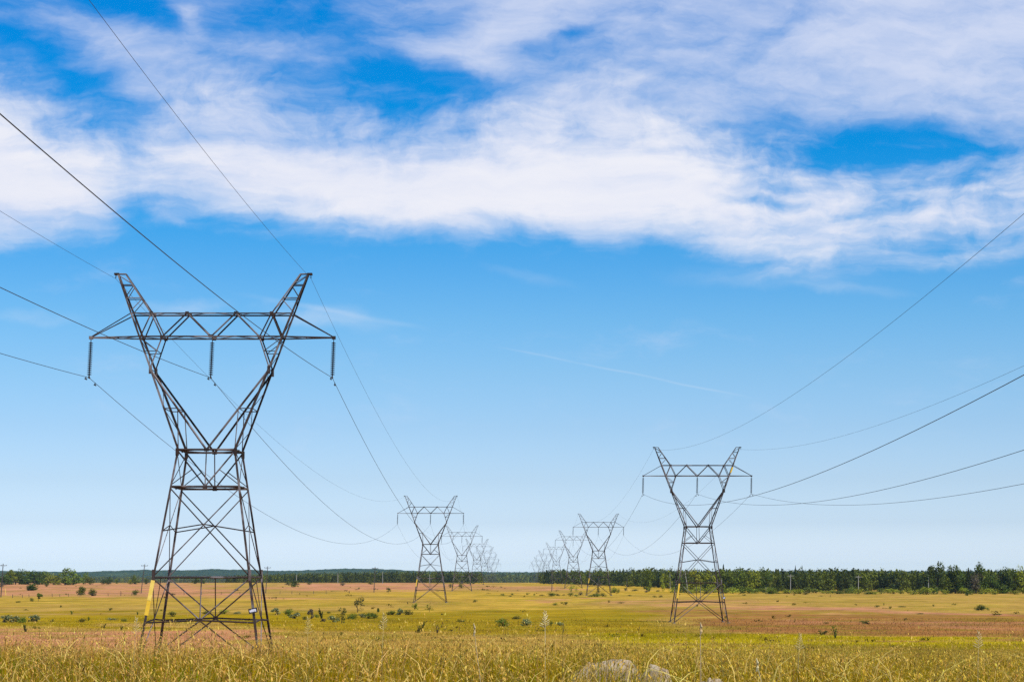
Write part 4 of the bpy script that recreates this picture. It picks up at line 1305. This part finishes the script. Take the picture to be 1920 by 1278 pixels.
# right forest: skyline read off the photo (column, row), foot rows give the distance
sk = np.array([(1012, 1072), (1022, 1070), (1035, 1067), (1060, 1068), (1088, 1068.5), (1110, 1066.5), (1135, 1067), (1160, 1067.5), (1200, 1066.5), (1240, 1067), (1290, 1067), (1340, 1067.5), (1400, 1067.5), (1450, 1066.5), (1500, 1068), (1560, 1068), (1600, 1068), (1650, 1070), (1700, 1071), (1760, 1070), (1920, 1069), (2300, 1068)])
dst = np.array([(1012, 1330), (1080, 1280), (1140, 1130), (1200, 1010), (1280, 860), (1400, 800), (1500, 790), (1700, 760), (2300, 730)])
spots = []
for row in range(5):
    px = 1016.
    while px < 2250:
        Y = np.interp(px, dst[:, 0], dst[:, 1]) + row * 22 + rng.uniform(-8, 8)
        top = np.interp(px, sk[:, 0], sk[:, 1]) + rng.uniform(-1.8, 4.2) + 7. * (float(fbm(np.array(px / 34.), np.array(row * 3.), 41, 3)) - .5) + (1.5 if row == 0 else 0)
        h = EYE + (1072 - top) / FPX * Y
        w = h * rng.uniform(.5, .95)
        spots.append(((px - 960) / FPX * Y, Y, w, max(h, 3.)))
        px += w / Y * FPX * rng.uniform(.38, .6)
wood('forest', 'dark green forest closing the right side of the fields', spots, FOREST, 330)
spots = []
for row in range(5):
    px = 430.
    while px < 905:
        Y = 1480 + row * 30 + rng.uniform(-10, 10) - max(0, px - 780) * .6
        top = np.interp(px, [430, 480, 540, 620, 700, 740, 800, 860, 905], [1079, 1076, 1074.5, 1073, 1072, 1070.5, 1071, 1070.5, 1072]) + rng.uniform(-.9, 3.)
        h = EYE - float(gh(0, Y)) + (1072 - top) / FPX * Y
        w = h * rng.uniform(.5, .75)
        spots.append(((px - 960) / FPX * Y, Y, w, max(h, 3.)))
        px += w / Y * FPX * rng.uniform(.4, .62)
wood('middle_forest', 'green belt of woods behind the pink field left of centre', spots, FOREST, 170)
spots = []
for row in range(7):
    px = -150.
    while px < 1060:
        Y = 3050 + row * 110 + rng.uniform(-40, 40)
        top = np.interp(px, [-200, 140, 300, 500, 900, 1000, 1100], [1078, 1079, 1079, 1079, 1073.5, 1073, 1073]) + rng.uniform(-.5, 2.2) + max(0, (3 - row)) * 1.2
        h = EYE - float(gh(0, Y)) + (1072 - top) / FPX * Y
        w = h * rng.uniform(.55, .85)
        spots.append(((px - 960) / FPX * Y, Y, w, max(h, 3.)))
        px += w / Y * FPX * rng.uniform(.5, .8)
wood('distant_forest', 'far blue hazy forest filling the gap between the pylon rows', spots, FOREST, 90)
# ------------------------------------------------------------------ foreground meadow grass
def grass_material():
    m, t = material('meadow_grass')
    c = t.n('ShaderNodeVertexColor', layer_name='tint').outputs[0]
    finish(t, c, .8, None, spec=0., translucent=.3)
    return m


GRASS = grass_material()
BOULDERS = [(1137, 1230, 82, 25.0), (1217, 1251, 60, 23.5), (1316, 1270, 24, 20.5)]     # top pixel, half width in pixels, distance


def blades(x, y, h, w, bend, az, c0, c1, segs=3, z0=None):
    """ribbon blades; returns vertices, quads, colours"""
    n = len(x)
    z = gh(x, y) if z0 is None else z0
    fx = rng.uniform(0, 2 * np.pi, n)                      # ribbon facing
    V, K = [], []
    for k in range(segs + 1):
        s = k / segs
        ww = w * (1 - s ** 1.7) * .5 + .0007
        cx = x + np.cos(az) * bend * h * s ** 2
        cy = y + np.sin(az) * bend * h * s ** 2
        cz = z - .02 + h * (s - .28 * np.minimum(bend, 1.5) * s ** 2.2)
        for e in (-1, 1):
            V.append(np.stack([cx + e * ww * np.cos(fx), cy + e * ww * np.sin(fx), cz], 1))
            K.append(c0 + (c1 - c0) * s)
    V = np.stack(V, 1)
    K = np.stack(K, 1)
    m = 2 * (segs + 1)
    q = np.array([(2 * k, 2 * k + 1, 2 * k + 3, 2 * k + 2) for k in range(segs)])
    F = (np.arange(n)[:, None, None] * m + q[None]).reshape(-1, 4)
    tip = np.stack([x + np.cos(az) * bend * h, y + np.sin(az) * bend * h, z - .02 + h * (1 - .28 * np.minimum(bend, 1.5))], 1)
    return V.reshape(-1, 3), F, K.reshape(-1, 3), tip


def spread(n, y0, y1, power=1.):
    """points thinning out with distance in a fan before the camera"""
    u = rng.uniform(0, 1, n)
    y = (y0 ** power + u * (y1 ** power - y0 ** power)) ** (1 / power)
    x = rng.uniform(-1, 1, n) * (.275 * y + 1.8)
    return x, y


def jit(base, n, v=.18, hue=.06):
    b = np.asarray(base, float)
    return b * (1 + rng.normal(0, v, (n, 1))).clip(.4, 1.7) * (1 + rng.normal(0, hue, (n, 3)))


def clear_of_rocks(x, y, h):
    """thin the tall grass that would stand in front of the boulders"""
    px = 960 + FPX * x / y
    keep = np.ones(len(x), bool)
    for bx, by, bw, Y in BOULDERS:
        inn = (np.abs(px - bx) < bw * 1.0) & (y < Y + .5) & (y > Y - 9)
        lim = EYE - (by + 4 - 1072) / FPX * y
        keep &= ~(inn & (gh(x, y) + h * .9 > lim) & (rng.uniform(0, 1, len(x)) < .04))
    return keep


def join(parts):
    V, F, K, b = [], [], [], 0
    for v, f, k in parts:
        V.append(v)
        F.append(f + b)
        K.append(k)
        b += len(v)
    return np.concatenate(V), np.concatenate(F), np.clip(np.concatenate(K), .003, .85)


def patchy(x, y, s, seed):
    return fbm(x / s, y / (s * 1.6), seed, 3)


def build_grass():
    parts = []
    # leafy undergrowth: green to olive blades
    nt, per = 9500, 15                                        # tufts, so that the sward has clumps and gaps
    tx, ty = spread(nt, 13.5, 62, 1.25)
    tg = np.clip((patchy(tx, ty, 1.6, 51) - .5) * 3.2 + .5 + rng.normal(0, .28, nt), 0, 1)
    th_ = rng.uniform(.34, .80, nt) * (.70 + .55 * patchy(tx, ty, 2.1, 52))
    ox, oy = rng.normal(0, .075, nt * per), rng.normal(0, .075, nt * per)
    x, y = np.repeat(tx, per) + ox, np.repeat(ty, per) + oy
    h = np.repeat(th_, per) * rng.uniform(.6, 1.12, nt * per)
    g = np.clip(np.repeat(tg, per) + rng.normal(0, .18, nt * per), 0, 1)
    az = np.arctan2(oy, ox) + rng.normal(0, .5, nt * per)
    k = clear_of_rocks(x, y, h)
    x, y, h, g, az = x[k], y[k], h[k], g[k], az[k]
    n = len(x)
    green = g[:, None]
    c1 = jit((.46, .262, .004), n, .26) * (1 - green) + jit((.19, .20, .002), n, .26) * green
    rus = rng.uniform(0, 1, n) < .09
    c1[rus] = jit((.34, .13, .025), int(rus.sum()))
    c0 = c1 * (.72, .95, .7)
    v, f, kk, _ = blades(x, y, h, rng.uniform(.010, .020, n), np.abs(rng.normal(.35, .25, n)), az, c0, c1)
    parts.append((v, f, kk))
    # dry stems with seed heads
    n = 30000
    x, y = spread(n, 13.5, 64, 1.25)
    g = patchy(x, y, 2.3, 77)
    h = rng.uniform(.5, .86, n) * (.82 + .35 * g)
    k = clear_of_rocks(x, y, h)
    x, y, h, g = x[k], y[k], h[k], g[k]
    n = len(x)
    left = np.clip(.45 - x / (.2 * y), 0, 1)
    straw = jit((.50, .305, .014), n, .26)
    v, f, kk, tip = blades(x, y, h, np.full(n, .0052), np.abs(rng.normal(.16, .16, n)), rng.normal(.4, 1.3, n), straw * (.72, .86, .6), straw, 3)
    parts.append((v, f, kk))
    hd = rng.uniform(0, 1, n) < .52
    tip, left = tip[hd], left[hd]
    n = len(tip)
    for j in range(6):                                        # spikelets around each stem tip, pointing up and out
        s = j / 6.
        a = rng.uniform(0, 6.28, n)
        L = rng.uniform(.028, .065, n)
        w = rng.uniform(.009, .017, n)
        base = tip + np.stack([rng.normal(0, .006, n), rng.normal(0, .006, n), -.15 * s * (.6 + rng.uniform(0, .8, n))], 1)
        lean = rng.uniform(.25, .9, n)
        d = np.stack([np.cos(a) * lean, np.sin(a) * lean, rng.uniform(.3, 1., n)], 1)
        d /= np.linalg.norm(d, axis=1, keepdims=True)
        sd = np.stack([-np.sin(a), np.cos(a), np.zeros(n)], 1)
        V = np.stack([base, base + d * (L * .5)[:, None] + sd * w[:, None] * .5, base + d * L[:, None], base + d * (L * .5)[:, None] - sd * w[:, None] * .5], 1)
        pink = (np.clip(left * 1.1 + rng.normal(0, .25, n), 0, 1) * .7)[:, None]
        hc = jit((.66, .41, .05), n, .32) * (1 - pink) + jit((.62, .33, .09), n, .3) * pink
        parts.append((V.reshape(-1, 3), np.arange(n * 4).reshape(n, 4), np.repeat(hc, 4, 0)))
    # taller flowering stems with airy heads
    n = 1500
    x, y = spread(n, 15, 46, 1.2)
    h = rng.uniform(.85, 1.22, n) * (.8 + .3 * patchy(x, y, 3., 12))
    k = clear_of_rocks(x, y, h)
    x, y, h = x[k], y[k], h[k]
    n = len(x)
    straw = jit((.50, .30, .06), n, .3)
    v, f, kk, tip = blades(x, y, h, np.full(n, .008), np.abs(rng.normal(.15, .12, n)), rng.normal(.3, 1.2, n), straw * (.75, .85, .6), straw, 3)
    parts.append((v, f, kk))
    for j in range(12):
        a = rng.uniform(0, 6.28, n)
        b = tip + np.stack([np.cos(a) * .03 * (j % 4) * rng.uniform(.3, 1.2, n), np.sin(a) * .03 * (j % 4), -.018 * j - rng.uniform(0, .02, n)], 1)
        L = rng.uniform(.025, .055, n)
        d = np.stack([np.cos(a) * .6, np.sin(a) * .6, rng.uniform(.1, 1., n)], 1)
        sd = np.stack([-np.sin(a), np.cos(a), np.zeros(n)], 1) * rng.uniform(.004, .008, n)[:, None]
        V = np.stack([b, b + d * (L * .5)[:, None] + sd, b + d * L[:, None], b + d * (L * .5)[:, None] - sd], 1)
        parts.append((V.reshape(-1, 3), np.arange(n * 4).reshape(n, 4), np.repeat(jit((.62, .40, .08), n, .3), 4, 0)))
    # a thin scatter of lying straws
    n = 5000
    x, y = spread(n, 14, 40, 1.2)
    z0 = gh(x, y) + rng.uniform(.2, .6, n)
    c = jit((.66, .45, .12), n)
    v, f, kk, _ = blades(x, y, rng.uniform(.25, .6, n), rng.uniform(.006, .012, n), rng.uniform(1., 2.4, n), rng.uniform(0, 6.28, n), c, c, 3, z0)
    k = np.repeat(clear_of_rocks(x, y, np.full(n, .7)), 3)
    parts.append((v, f[k], kk))
    V, F, K = join(parts)
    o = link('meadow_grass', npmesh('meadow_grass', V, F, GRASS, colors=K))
    tag(o, 'tall golden green grass with pale seed heads filling the foreground', 'grass', None, 'stuff')
    # shorter field grass beyond the brow, coloured like the patch of ground it stands on
    n = 150000
    u = rng.uniform(0, 1, n)
    y = 64 * (330 / 64) ** (u ** .9)
    x = rng.uniform(-1, 1, n) * (.275 * y + 3)
    c = ground_color(x, y, gh(x, y))
    c = c * (1.42 + rng.normal(0, .2, (n, 1))).clip(.8, 2.)
    wd = y / FPX * rng.uniform(.6, 1.6, n)
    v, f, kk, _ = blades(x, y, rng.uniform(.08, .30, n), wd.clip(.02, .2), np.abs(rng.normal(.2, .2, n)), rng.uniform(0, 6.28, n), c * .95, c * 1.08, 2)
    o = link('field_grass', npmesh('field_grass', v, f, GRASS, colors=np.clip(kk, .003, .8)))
    tag(o, 'short dry grass in pink, gold and olive patches over the fields', 'grass', None, 'stuff')


build_grass()


def build_weeds():
    """countless small green tufts dotted over the fields"""
    N = 330
    Y = 110 * (1100 / 110) ** (rng.uniform(0, 1, N) ** .8)
    X = rng.uniform(-1, 1, N) * .29 * Y
    k = patchy(X, Y, 40., 91) > .42
    X, Y = X[k], Y[k]
    m = 26
    n = len(X) * m
    sz = np.repeat(rng.uniform(.12, .42, len(X)) * (1 + Y / 900), m)
    wide = np.repeat(rng.uniform(.6, 2.6, len(X)), m)
    c = np.stack([np.repeat(X, m) + rng.normal(0, .35, n) * sz * wide, np.repeat(Y, m) + rng.normal(0, .5, n) * sz, np.repeat(gh(X, Y), m) + rng.uniform(.02, .75, n) * sz], 1)
    d = rng.normal(0, 1, (n, 3)) + (0, 0, .6)
    V, F = leaf_mesh_arrays(c, d, sz * rng.uniform(.22, .45, n), rng)
    col = np.repeat(np.array((.085, .088, .010)) * (1 + rng.normal(0, .25, (len(X), 1))).clip(.5, 1.8) + np.array((.10, .04, .004)) * rng.uniform(0, 1, (len(X), 1)), m, 0)
    col = np.repeat(col * rng.uniform(.7, 1.3, (n, 1)), 4, 0)
    o = link('field_weeds', npmesh('field_weeds', V, F, GRASS, colors=col.clip(.004, .6)))
    tag(o, 'countless small green weed tufts dotted over the fields', 'weeds', None, 'stuff')


build_weeds()


# --- notable single stalks standing above the meadow
def stalk(px, py_top, Y, label, lean=0., panicle=False, color=(.62, .46, .26), w=.012, name='grass_stalk'):
    x, _, zt = at_y(px, py_top, Y)
    zb = float(gh(x, Y))
    h = zt - zb
    n = 1
    mat = simple('straw_stalk', color, tuple(c * .8 for c in color), 6., .8, .2)
    mb = MB().tube([(-lean * h, 0, 0), (-lean * h * .45, 0, h * .5), (0, 0, h)], [w * .34, w * .3, w * .2], 6)
    o = mb.build(name, mat)
    o.location = (x, Y, zb)
    tag(o, label, 'grass stalk')
    hd_ = MB()
    L = .072 * Y / 20
    if panicle:
        for k in range(15):
            z = h - k * L * .14
            s = 1 if k % 2 else -1
            a = random.uniform(.5, 1.)
            e = (s * L * (.22 + .05 * k) * a, random.uniform(-.3, .3) * L, z + L * .38)
            hd_.tube([(0, 0, z), (e[0] * .6, e[1] * .6, z + L * .22), e], [w * .25, w * .45, w * .15], 5)
    else:
        hd_.tube([(0, 0, h - L * 1.4), (.01, 0, h - L * .9), (.012, 0, h - L * .3), (0, 0, h + .02)], [w * .4, w * .8, w * .7, w * .3], 6)
    hd_.build('seed_head', mat, o)


stalk(1313, 1170, 20, 'tall pale thick stalk standing upright right of centre in foreground grass', 0, False, (.62, .42, .2), .016)
stalk(1022, 1148, 24, 'pale feathery grass panicle standing above the meadow near centre', .0, True, (.78, .62, .34), .012)
stalk(888, 1172, 19, 'bent straw stalk leaning left, left of the feathery panicle', -.14, False, (.55, .40, .20), .014)
stalk(1055, 1168, 20, 'thin dark upright stem right of the feathery panicle', 0, False, (.12, .09, .03), .006)
stalk(1418, 1238, 17, 'short leaning straw stalk in lower right foreground', -.25, False, (.66, .52, .26), .016)
stalk(720, 1152, 25, 'spreading pale panicle left of centre above the meadow', .05, True, (.66, .50, .22), .010)
stalk(578, 1160, 25, 'tall yellowish panicle just right of the largest pylon', .03, True, (.60, .44, .16), .010)
stalk(256, 1160, 26, 'pale panicle before the yellow marked leg of the largest pylon', .06, True, (.64, .48, .22), .010)
stalk(1500, 1190, 21, 'slender straw stalk above the lime grass, right of the nearest right pylon', .08, True, (.62, .46, .2), .010)
stalk(1835, 1186, 22, 'thin straw panicle at far right above the meadow', .05, True, (.60, .45, .22), .010)


# --- boulders half sunk in the grass
def rock_material():
    m, t = material('lichened_limestone')
    pos = t.n('ShaderNodeTexCoord').outputs['Object']
    n = t.noise(pos, 3., 7, .65)
    n2 = t.noise(pos, 16., 4, .6)
    c = t.mix(t.ss(n, .38, .62), (.30, .215, .13, 1), (.54, .41, .27, 1))
    c = t.mix(t.ss(n2, .56, .68, 0., .6), c, (.16, .13, .10, 1))
    finish(t, c, .95, t.m('ADD', n, t.m('MULTIPLY', n2, .3)), .9, .06, .1)
    return m


ROCK = rock_material()
for (px, py, hw_, Y), lab in zip(BOULDERS, ('largest pale rounded boulder half hidden in foreground grass, right of centre', 'flatter pale boulder right of the largest one in the grass', 'small pale stone low in the grass right of both boulders')):
    x, _, zt = at_y(px, py, Y)
    zb = float(gh(x, Y))
    H_ = zt - zb
    W_ = max(hw_ / FPX * Y, .42 * H_)
    n, k = 26, 16
    V = []
    for i in range(k + 1):
        for j in range(n):
            th, ph = 2 * math.pi * j / n, math.pi * i / k
            d = np.array([math.sin(ph) * math.cos(th), math.sin(ph) * math.sin(th), math.cos(ph)])
            r = 1 + .35 * (float(fbm(np.array(d[0] * 1.7 + 5 + px), np.array(d[2] * 1.7 + d[1] * 1.1 + 9), 3, 3)) - .5)
            r += .16 * abs(float(fbm(np.array(d[0] * 3.1 + px), np.array(d[1] * 3.1 + d[2] * 2.3), 17, 3)) - .5) * 2 - .08
            q = d * r
            V.append((q[0] * W_, q[1] * W_ * .7, q[2] * H_ * 1.02))
    F = [(i * n + j, (i + 1) * n + j, (i + 1) * n + (j + 1) % n, i * n + (j + 1) % n) for i in range(k) for j in range(n)]
    o = link('boulder', npmesh('boulder', np.array(V), np.array(F), ROCK, smooth=True))
    o.location = (x, Y, zb)
    o.rotation_euler = (0, math.radians(random.uniform(-4, 8)), 0)
    tag(o, lab, 'boulder')

# ------------------------------------------------------------------ the hazy air of a summer day
def build_haze():
    m = bpy.data.materials.new('summer_haze')
    m.use_nodes = True
    t = NT(m.node_tree)
    vol = t.n('ShaderNodeVolumePrincipled', {'Color': (.45, .74, 1., 1), 'Density': HAZE, 'Anisotropy': .0, 'Density Attribute': '', 'Color Attribute': '', 'Temperature Attribute': ''})
    out = t.n('ShaderNodeOutputMaterial')
    t.nt.links.new(vol.outputs[0], out.inputs['Volume'])
    X, Y0, Y1, Z0, Z1 = 4200, -380, 8200, -16, 42
    V = [(-X, Y0, Z0), (X, Y0, Z0), (X, Y1, Z0), (-X, Y1, Z0), (-X, Y0, Z1), (X, Y0, Z1), (X, Y1, Z1), (-X, Y1, Z1)]
    F = np.array([(3, 2, 1, 0), (4, 5, 6, 7), (0, 1, 5, 4), (1, 2, 6, 5), (2, 3, 7, 6), (3, 0, 4, 7)])
    o = link('haze', npmesh('haze', np.array(V, float), F, m))
    tag(o, 'thin blue summer haze over the whole plain', 'haze', None, 'stuff')


HAZE = 3.0e-5
build_haze()
